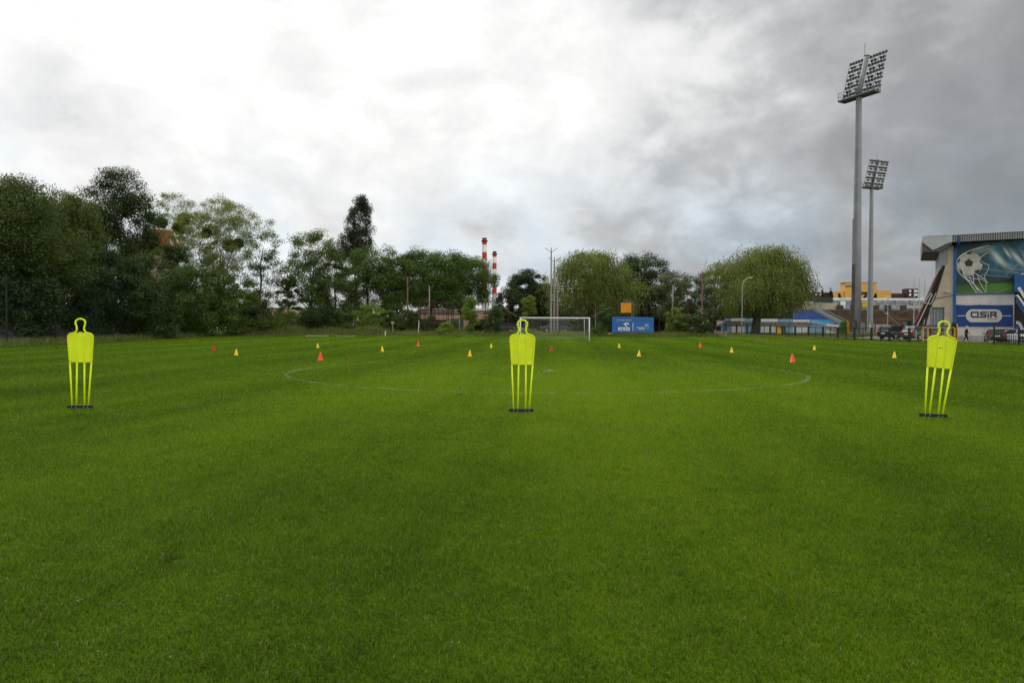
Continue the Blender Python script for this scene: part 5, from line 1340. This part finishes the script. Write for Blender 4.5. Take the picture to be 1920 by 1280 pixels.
    for s in (-1, 1):
        MB().box((-h + .10, s * w * .76, belt - .14), (.22, .34, .17)).build('tail_light', tl, r, bevel=.03)
        MB().box((h - .16, s * w * .70, K['hood'] - .26), (.22, .38, .13)).build('head_light', hl, r, bevel=.03)
        MB().box((g[3] - .35, s * (w + .09), belt + .05), (.14, .2, .13)).build('mirror', paint, r, bevel=.03)
        MB().bar((-wb + .3, s * (w + .004), belt - .16), (wb - .2, s * (w + .004), belt - .17), .025).build('door_line', BLACKM, r)
    MB().box((-h - .005, 0, .72), (.02, .52, .115)).build('number_plate', WHITE, r)
    MB().box((-h + .06, 0, .42), (.16, Wd * .86, .16)).build('bumper', BLACKM, r, bevel=.04)
    MB().box((h - .06, 0, .42), (.16, Wd * .80, .16)).build('bumper', BLACKM, r, bevel=.04)
    return r
cp = lambda n, c: mat(n, c, rough=.28, metal=0, var=.04, spec=.45)
car('parked_suv', 'dark blue parked car whose red tail light shows left of the grey one', 1680, 84, 24, 'suv', cp('navy_car_paint', (.010, .012, .030)))
car('parked_suv', 'dark grey parked car between the dark blue car and the orange gate', 1727, 79.5, 20, 'suv', cp('grey_car_paint', (.055, .056, .062)))
car('parked_sedan', 'black parked sedan with number plate behind the braced fence post', 1866, 77, 60, 'sedan', cp('black_car_paint', (.016, .014, .014)))
car('parked_hatchback', 'white parked car behind the bar fence at the right edge', 1903, 77, 116, 'hatch', cp('white_car_paint', (.72, .73, .74)))
car('parked_hatchback', 'dark parked car cut off by the right edge of the photo', 1966, 75.5, 118, 'hatch', cp('wine_car_paint', (.05, .022, .026)))
car('parked_hatchback', 'dark blue hatchback parked behind the sapling left of the goal', 945, 103, 168, 'hatch', cp('blue_car_paint', (.022, .028, .045)))
car('parked_van', 'dark van seen through the goal net behind the concrete poles', 1043, 111, 176, 'van', cp('slate_car_paint', (.030, .036, .044)))

# ------------------------------------------------------------------ person
def make_person():
    b = G(1811.5, 78.5); r = thing('person', 'person in dark jacket, dark trousers and pale cap walking beside the white wall', 'person', b, R(-18))
    def skin(name, nodes, edges, m, root=0, sub=2):
        me = bpy.data.meshes.new(name); me.from_pydata([n[0] for n in nodes], edges, []); me.materials.append(m)
        o = bpy.data.objects.new(name, me); COL.objects.link(o); o.parent = r
        sk = o.modifiers.new('skin', 'SKIN'); sk.use_smooth_shade = True
        for i, n in enumerate(nodes):
            q = n[1]; me.skin_vertices[0].data[i].radius = (q, q) if not isinstance(q, tuple) else q
        me.skin_vertices[0].data[root].use_root = True
        sb = o.modifiers.new('smooth', 'SUBSURF'); sb.levels = sb.render_levels = sub
        return o
    # local: +x is the walking direction
    sk_m = mat('skin_tone', (.42, .25, .18), rough=.6)
    N = [((0, 0, .95), (.12, .15)), ((.01, 0, 1.12), (.11, .14)), ((.04, 0, 1.32), (.12, .17)), ((.06, 0, 1.45), (.06, .08)), ((.075, 0, 1.51), .05), ((.09, 0, 1.60), (.085, .075)), ((.10, 0, 1.69), (.085, .075)),
         ((.05, .19, 1.40), .055), ((-.05, .24, 1.15), .045), ((.06, .25, .94), .035), ((.09, .25, .87), .028),
         ((.05, -.19, 1.40), .055), ((.06, -.24, 1.14), .045), ((.20, -.24, .97), .035), ((.25, -.24, .91), .028),
         ((.02, .09, .88), .085), ((.16, .09, .50), .062), ((.22, .09, .10), .042), ((.36, .09, .05), .035),
         ((-.02, -.09, .88), .085), ((-.06, -.09, .50), .062), ((-.30, -.09, .16), .042), ((-.19, -.09, .05), .035)]
    E = [(0, 1), (1, 2), (2, 3), (3, 4), (4, 5), (5, 6), (2, 7), (7, 8), (8, 9), (9, 10), (2, 11), (11, 12), (12, 13), (13, 14), (0, 15), (15, 16), (16, 17), (17, 18), (0, 19), (19, 20), (20, 21), (21, 22)]
    for h, s in ((10, 1), (14, -1)):
        base = N[h][0]
        for k, (dx, dz, l) in enumerate(((.03, -.05, .07), (.012, -.055, .08), (-.008, -.055, .075), (-.026, -.05, .06))):
            i = len(N); N.append(((base[0] + dx, base[1], base[2] + dz), .009)); N.append(((base[0] + dx + .012, base[1] - s * .012, base[2] + dz - l * .7), .008)); E += [(h, i), (i, i + 1)]
        i = len(N); N.append(((base[0] + .045, base[1] - s * .02, base[2] - .01), .010)); N.append(((base[0] + .06, base[1] - s * .03, base[2] - .05), .009)); E += [(h, i), (i, i + 1)]
    i = len(N); N.append(((.185, 0, 1.61), .014)); E.append((5, i))
    skin('body', N, E, sk_m)
    jm = mat('dark_jacket', (.012, .014, .022), rough=.8, var=.2); tm = mat('dark_trousers', (.014, .014, .018), rough=.85, var=.2)
    skin('jacket', [((0, 0, .80), (.165, .20)), ((.01, 0, 1.10), (.145, .18)), ((.04, 0, 1.32), (.15, .205)), ((.06, 0, 1.455), (.085, .10)), ((.05, .20, 1.40), .08), ((-.05, .25, 1.15), .066), ((.055, .255, .96), .052), ((.05, -.20, 1.40), .08), ((.06, -.25, 1.14), .066), ((.19, -.25, .985), .052)],
         [(0, 1), (1, 2), (2, 3), (2, 4), (4, 5), (5, 6), (2, 7), (7, 8), (8, 9)], jm)
    skin('trousers', [((0, 0, .97), (.145, .175)), ((.02, .09, .84), .105), ((.16, .09, .50), .082), ((.215, .09, .13), .064), ((-.02, -.09, .84), .105), ((-.06, -.09, .50), .082), ((-.285, -.09, .19), .064)],
         [(0, 1), (1, 2), (2, 3), (0, 4), (4, 5), (5, 6)], tm)
    for nm, a, c in (('shoe', (.20, .09, .06), (.40, .09, .035)), ('shoe', (-.31, -.09, .12), (-.15, -.09, .035))):
        skin(nm, [(a, .052), (((a[0] + c[0]) / 2, a[1], (a[2] + c[2]) / 2), .05), (c, .036)], [(0, 1), (1, 2)], BLACKM)
    cpm = mat('pale_cap', (.66, .64, .60), rough=.8)
    cap = MB().lathe([(.112, 0), (.115, .03), (.10, .085), (.06, .115), (.0, .122)], 16, (.095, 0, 1.675)); cap.box((.235, 0, 1.682), (.11, .15, .014)); cap.build('cap', cpm, r, smooth=False)
    MB().lathe([(.098, -.07), (.104, 0), (.104, .03)], 14, (.085, 0, 1.655)).build('hair', mat('grey_hair', (.30, .29, .28), rough=.9), r)
make_person()

# ------------------------------------------------------------------ far end behind the goal
def sponsor_banner():
    Y = 89.6; b = G(1186, Y); r = thing('sponsor_banner', 'blue sponsor banner with white lettering hung on the far fence', 'banner', b)
    bm_ = mat('banner_blue', (.020, .115, .36), rough=.5, var=.14, scale=.8)
    # slightly wavy sheet
    ys = lambda u, v: Y + .022 * math.sin(u * 9 + v * 2) * (1 - .5 * v) + .010 * math.sin(u * 23)
    def Q(px, py, off=0.0):
        u = (px - 1148) / 78; v = (py - 594) / 29
        p = W(px, py, Y); return Vector((p.x, ys(u, v) - off, p.z))
    top = lambda u: 593.6 + .9 * u; bot = lambda u: 623.6 - 1.2 * u * .4
    m = MB(); nx, ny = 40, 12
    for s in (0, 1):
        o = len(m.v)
        for j in range(ny + 1):
            for i in range(nx + 1):
                u, v = i / nx, j / ny; p = Q(1147.8 + 78 * u, top(u) * (1 - v) + bot(u) * v); m.v.append(tuple(p + Vector((0, .012 * s, 0))))
        for j in range(ny):
            for i in range(nx): a = o + j * (nx + 1) + i; m.f.append((a, a + 1, a + nx + 2, a + nx + 1))
    sh = m.build('sheet', bm_, r, world=True, smooth=True)
    wh = mat('banner_white', (.72, .74, .75), rough=.5, var=.04); ink = mat('banner_dark_ink', (.012, .05, .16), rough=.5); cy = mat('banner_cyan', (.10, .42, .60), rough=.5)
    k = 14.77; P = lambda off: (lambda q: Q(1110 + q[0] / k, 560 + q[1] / k, off))   # close-up coordinates of the photo
    t = MB(); add_text(t, 'STRATEGICZNY SPONSOR', 682, 606, 1095, 582, P(.060), .01); t.build('heading', mat('banner_pale', (.62, .66, .70)), r, world=True)
    eg = MB()
    eg.flat([(905, 668), (985, 662), (1035, 712), (1015, 722), (965, 690), (915, 690)], P(.060)); eg.flat([(862, 712), (905, 672), (925, 695), (955, 725), (975, 782), (940, 765), (900, 715)], P(.063))
    eg.build('eagle_emblem', wh, r, world=True)
    bx = MB().flat([(725, 788), (1043, 795), (1040, 884), (722, 878)], P(.060)).build('name_panel', wh, r, world=True)
    t = MB(); add_text(t, 'ORLEN', 745, 864, 1022, 812, P(.070), .03); t.build('lettering', ink, bx); t_o = t
    bpy.data.objects[bx.children[0].name].data.transform(Matrix.Translation(-b))
    MB().flat([(1124, 660), (1138, 660), (1138, 890), (1124, 890)], P(.060)).build('divider', wh, r, world=True)
    t = MB(); add_text(t, 'AKADEMIA', 1226, 815, 1460, 786, P(.060), .03); add_text(t, 'SPORTU', 1298, 860, 1460, 830, P(.060), .03); t.build('lettering', wh, r, world=True)
    rg = MB(); rg.ribbon([(1530 + 58 * math.cos(a), 748 + 58 * math.sin(a)) for a in np.linspace(.3, 5.9, 26)], 17, P(.060)); rg.flat([(1495, 845), (1535, 838), (1530, 862), (1500, 862)], P(.060)); rg.build('ring_emblem', cy, r, world=True)
    MB().flat([(1450, 728), (1520, 730), (1552, 742), (1530, 758), (1505, 745), (1455, 740)], P(.066)).build('ring_emblem_centre', wh, r, world=True)
sponsor_banner()
def orange_board():
    Y = 94; b = G(1186, Y); r = thing('orange_board', 'square orange board on a rusty lattice post above the blue banner', 'board', b)
    slab(MB(), 1164, 567.4, 1183.6, 586.2, Y, .06).build('board', mat('orange_board', (.66, .27, .012), rough=.6, var=.16, scale=1.2), r, world=True)
    lt = MB(); x0, x1 = W(1184.6, 600, Y).x, W(1188.4, 600, Y).x; zt = W(1186, 566.5, Y).z
    for x in (x0, x1): lt.bar((x, Y + .1, b.z - .1), (x, Y + .1, zt), .07)
    n = 14
    for i in range(n):
        za, zb = b.z + (zt - b.z) * i / n, b.z + (zt - b.z) * (i + 1) / n; lt.bar((x0, Y + .1, za), (x1, Y + .1, zb), .04) if i % 2 else lt.bar((x1, Y + .1, za), (x0, Y + .1, zb), .04)
    lt.build('lattice_post', mat('pale_rust', (.20, .13, .09), rough=.8, var=.4, scale=5), r, world=True)
    br = MB()
    for py in (571, 582): br.bar(W(1166, py, Y + .09), W(1184.6, py, Y + .09), .05)
    br.build('bracket', RUST, r, world=True)
orange_board()
def rusty_cage():
    Y = 96; b = G(817, Y); r = thing('rusty_cage', 'rusty steel cage with lattice corner columns in front of the dark trees', 'cage', b)
    for xa, xb, top in ((784.5, 788.5, 566), (795, 798, 578), (837.5, 841, 573), (846.5, 850.5, 566)):
        m = MB(); pa, pb, zt = W(xa, 600, Y), W(xb, 600, Y), W(xa, top, Y).z
        for p in (pa, pb): m.bar((p.x, Y, b.z), (p.x, Y, zt), .09)
        for z in np.arange(b.z + .3, zt, .55): m.bar((pa.x, Y, z), (pb.x, Y, z + .3), .045)
        m.build('lattice_column', RUST, r, world=True)
    for py, h in ((567, .08), (586.5, .12), (600, .10), (604.5, .10), (581, .08)):
        MB().bar(W(786, py, Y + .12), W(849, py, Y + .12), .07, h).build('cross_beam', RUST, r, world=True)
    for px in (806, 815, 823, 831): MB().bar(W(px, 622, Y + .14), W(px, 574, Y + .14), .07).build('upright', RUST, r, world=True)
    slab(MB(), 798, 600.8, 838, 604, Y + .25, .06).build('sheet', RUST, r, world=True)
rusty_cage()
def small_goal():
    Y = 99; b = G(846, Y); r = thing('small_goal', 'small grey training goal standing beside the rusty cage', 'goal', b)
    for px in (830.5, 862): MB().bar(W(px, 621, Y), W(px, 594.5, Y), .09).build('goalpost', GALV, r, world=True)
    MB().bar(W(830, 594.7, Y), W(862.5, 594.7, Y), .09).build('crossbar', GALV, r, world=True)
    n = MB()
    for px in np.arange(832, 862, 1.8): n.bar(W(px, 595, Y + .05), W(px, 620, Y + 1.1), .006)
    for py in np.arange(597, 620, 2): n.bar(W(831, py, Y + .05 + (py - 595) * .042), W(861.5, py, Y + .05 + (py - 595) * .042), .006)
    n.build('net', mat('net_cord', (.55, .56, .52)), r, world=True)
small_goal()
def sign(px, Y, y0, y1, w, base, label, m2=None, post=WHITE):
    b = G(px, Y); r = thing('sign', label, 'sign', b)
    pm = mat('sign_post_grey', (.40, .40, .38), rough=.6)
    MB().bar((b.x, Y, b.z - .1), W(px, y0 + .5, Y), .06).build('post', pm, r, world=True)
    slab(MB(), px - w, y0, px + w, y1, Y - .06, .03).build('panel', WHITE, r, world=True)
    if m2: slab(MB(), px, y0 + .3, px + w - .2, y1 - .3, Y - .075, .012).build('red_field', m2, r, world=True)
    else: slab(MB(), px - .6, y0 + 1, px + 1, y1 - 1, Y - .075, .012).build('symbol', BLACKM, r, world=True)
sign(736.5, 91.5, 603, 606.6, 2.9, 623, 'small white and red sign on a grey post before the dark hedge', mat('sign_red', (.40, .07, .05), rough=.5))
sign(759.5, 99, 597, 600.2, 2.5, 620, 'tiny white sign on the brown pole left of the rusty cage')
MB().bar(W(784.3, 624, 91.3), W(785.6, 600.5, 91.3), .085).solo('white_post', WHITE, 'slim white post leaning in the weeds left of the rusty cage', 'post')
MB().lathe([(.06, 0), (.06, .62), (.03, .66)], 10, G(722.5, 89.0)).solo('white_stake', WHITE, 'short white stake in the weeds left of the red white sign', 'stake')
def hurdle():
    Y = 90.4; b = G(707, Y); r = thing('hurdle_railing', 'thin grey slanting railing half hidden in the weeds', 'railing', b)
    gm_ = mat('teal_grey_rail', (.15, .21, .19), rough=.6)
    MB().bar(W(695, 626, Y), W(695, 613, Y), .05).build('post', gm_, r, world=True); MB().bar(W(719, 627, Y), W(719, 619, Y), .05).build('post', gm_, r, world=True)
    MB().bar(W(695, 614.5, Y), W(720, 620, Y), .05).build('rail', gm_, r, world=True); MB().bar(W(695, 618.5, Y), W(720, 623.5, Y), .04).build('rail', gm_, r, world=True)
hurdle()
bd = MB()
for a, c in ((572.5, 595), (596, 616), (629, 640), (643.5, 664.5)): slab(bd, a, 629.4 - (.5 if a < 600 else 0), c, 631.2, 87.6, .12)
bd.solo('white_plank', mat('flaky_white', (.62, .60, .55), rough=.8, var=.25, scale=4), 'long flaky white plank lying at the edge of the mown grass', 'plank')
bag = MB(); bag.lathe([(.05, .50), (.35, .46), (.55, .30), (.62, .12), (.55, 0)], 12, G(1144, 90.3)); bag.solo('pale_heap', mat('pale_sand', (.55, .44, .36), rough=.95, var=.2, bump=.5), 'small pale heap at the left foot of the blue banner', 'heap', smooth=True)
def low_building(name, label, px0, px1, Y, y_e, y_r, wall, roof, bands=(), d=12):
    b = G((px0 + px1) / 2, Y); r = thing(name, label, 'building', b)
    slab(MB(), px0, y_e, px1, 626, Y, d).build('wall', wall, r, world=True)
    a, c = W(px0 - 1, y_e, Y), W(px1 + 1, y_e, Y); zr = W(px0, y_r, Y + d / 2).z
    MB().prism([(Y - .5, a.z + .01), (Y + d / 2, zr), (Y + d + .5, a.z + .01)], lambda p: (a.x, p[0], p[1]), lambda p: (c.x, p[0], p[1])).build('roof', roof, r, world=True)
    for nm, x0, y0, x1, y1, m in bands: slab(MB(), x0, y0, x1, y1, Y - .06, .055).build(nm, m, r, world=True)
BEI = mat('beige_render', (.50, .39, .28), rough=.9, var=.12, scale=.4, stain=((.30, .22, .16), .5)); SLATE = mat('blue_green_roof', (.22, .28, .28), rough=.6, var=.12, scale=.4)
low_building('low_building', 'long beige building with blue green roof behind the left trees', 470, 660, 150, 577, 562, BEI, SLATE, [('window', x, 584, x + 8, 591, glass_dark()) for x in (500, 520, 545, 610, 632)])
low_building('low_building', 'flat orange beige building with dark bands behind the rusty cage', 780, 1003, 170, 582, 578, mat('peach_render', (.36, .25, .17), rough=.9, var=.1, scale=.3), mat('roof_dark', (.1, .1, .105)), [('window_band', 788, 587, 880, 590, mat('band_brown', (.12, .07, .05))), ('window_band', 905, 586.5, 1000, 589.5, mat('band_brown', (.12, .07, .05))), ('window_band', 905, 593, 1000, 596, mat('band_brown', (.12, .07, .05)))], d=20)
def red_roof_house():
    Y = 118; b = G(300, Y); al = math.atan2(-b.x, Y); r = thing('house', 'house with steep red tiled roof rising behind the thin trees', 'house', b, al)
    tiles = mat('red_roof_tiles', (.36, .036, .020), rough=.8, var=.25, scale=6, bump=.5); wl = mat('house_render', (.42, .36, .28), rough=.9)
    ze, zr = W(300, 464, Y).z - b.z, W(300, 424.5, Y).z - b.z
    hx = 2.9
    MB().bb((-hx, 0, -.3), (hx, 8, ze)).build('wall', wl, r)
    a, c, rc, ra = (-hx - .3, -.5, ze), (hx + .3, -.5, ze), (hx - 1.0, 4, zr), (-hx + .4, 4, zr); a2, c2 = (-hx - .3, 8.5, ze), (hx + .3, 8.5, ze)
    MB().add([a, c, rc, ra, a2, c2], [(0, 1, 2, 3), (4, 3, 2, 5), (1, 5, 2), (0, 3, 4), (0, 4, 5, 1)]).build('roof', tiles, r)
    zd = ze + .3 * (zr - ze)
    MB().bb((1.45, .2, ze + .1), (2.15, 2.2, zd + .5)).build('dormer', wl, r); MB().bb((1.55, .12, ze + .45), (2.05, .18, zd + .25)).build('window', mat('window_pale', (.45, .50, .52), rough=.15), r)
    MB().bb((-2.3, 3.2, zr - .9), (-1.5, 4.1, zr + .5)).build('chimney', mat('dark_brick', (.06, .045, .038)), r)
red_roof_house()
def soil_heap():
    rng = np.random.default_rng(3); nx, ny = 60, 10; V = []
    for i in range(nx):
        for j in range(ny):
            y = 54 + 31 * i / (nx - 1); v = j / (ny - 1); x = -41.0 - 4.5 * v
            h = math.sin(math.pi * v) ** .8 * (1.15 + .35 * math.sin(y * .8) + .2 * math.sin(y * 2.3)) * min(1, i / 5, (nx - 1 - i) / 5)
            V.append((x + rng.normal() * .06, y, gzf(x, y) + h + rng.normal() * .05 * (0 < j < ny - 1) - .05))
    L = [k for i in range(nx - 1) for j in range(ny - 1) for k in (i * ny + j, i * ny + j + 1, (i + 1) * ny + j + 1, (i + 1) * ny + j)]
    o = np_mesh('soil_heap', np.array(V), L, np.full((nx - 1) * (ny - 1), 4), mat('dark_soil', (.040, .034, .040), rough=.95, var=.35, scale=1.5, bump=.8), smooth=False)
    tag(o, 'long low heap of dark soil behind the left ball fence', 'soil heap')
soil_heap()
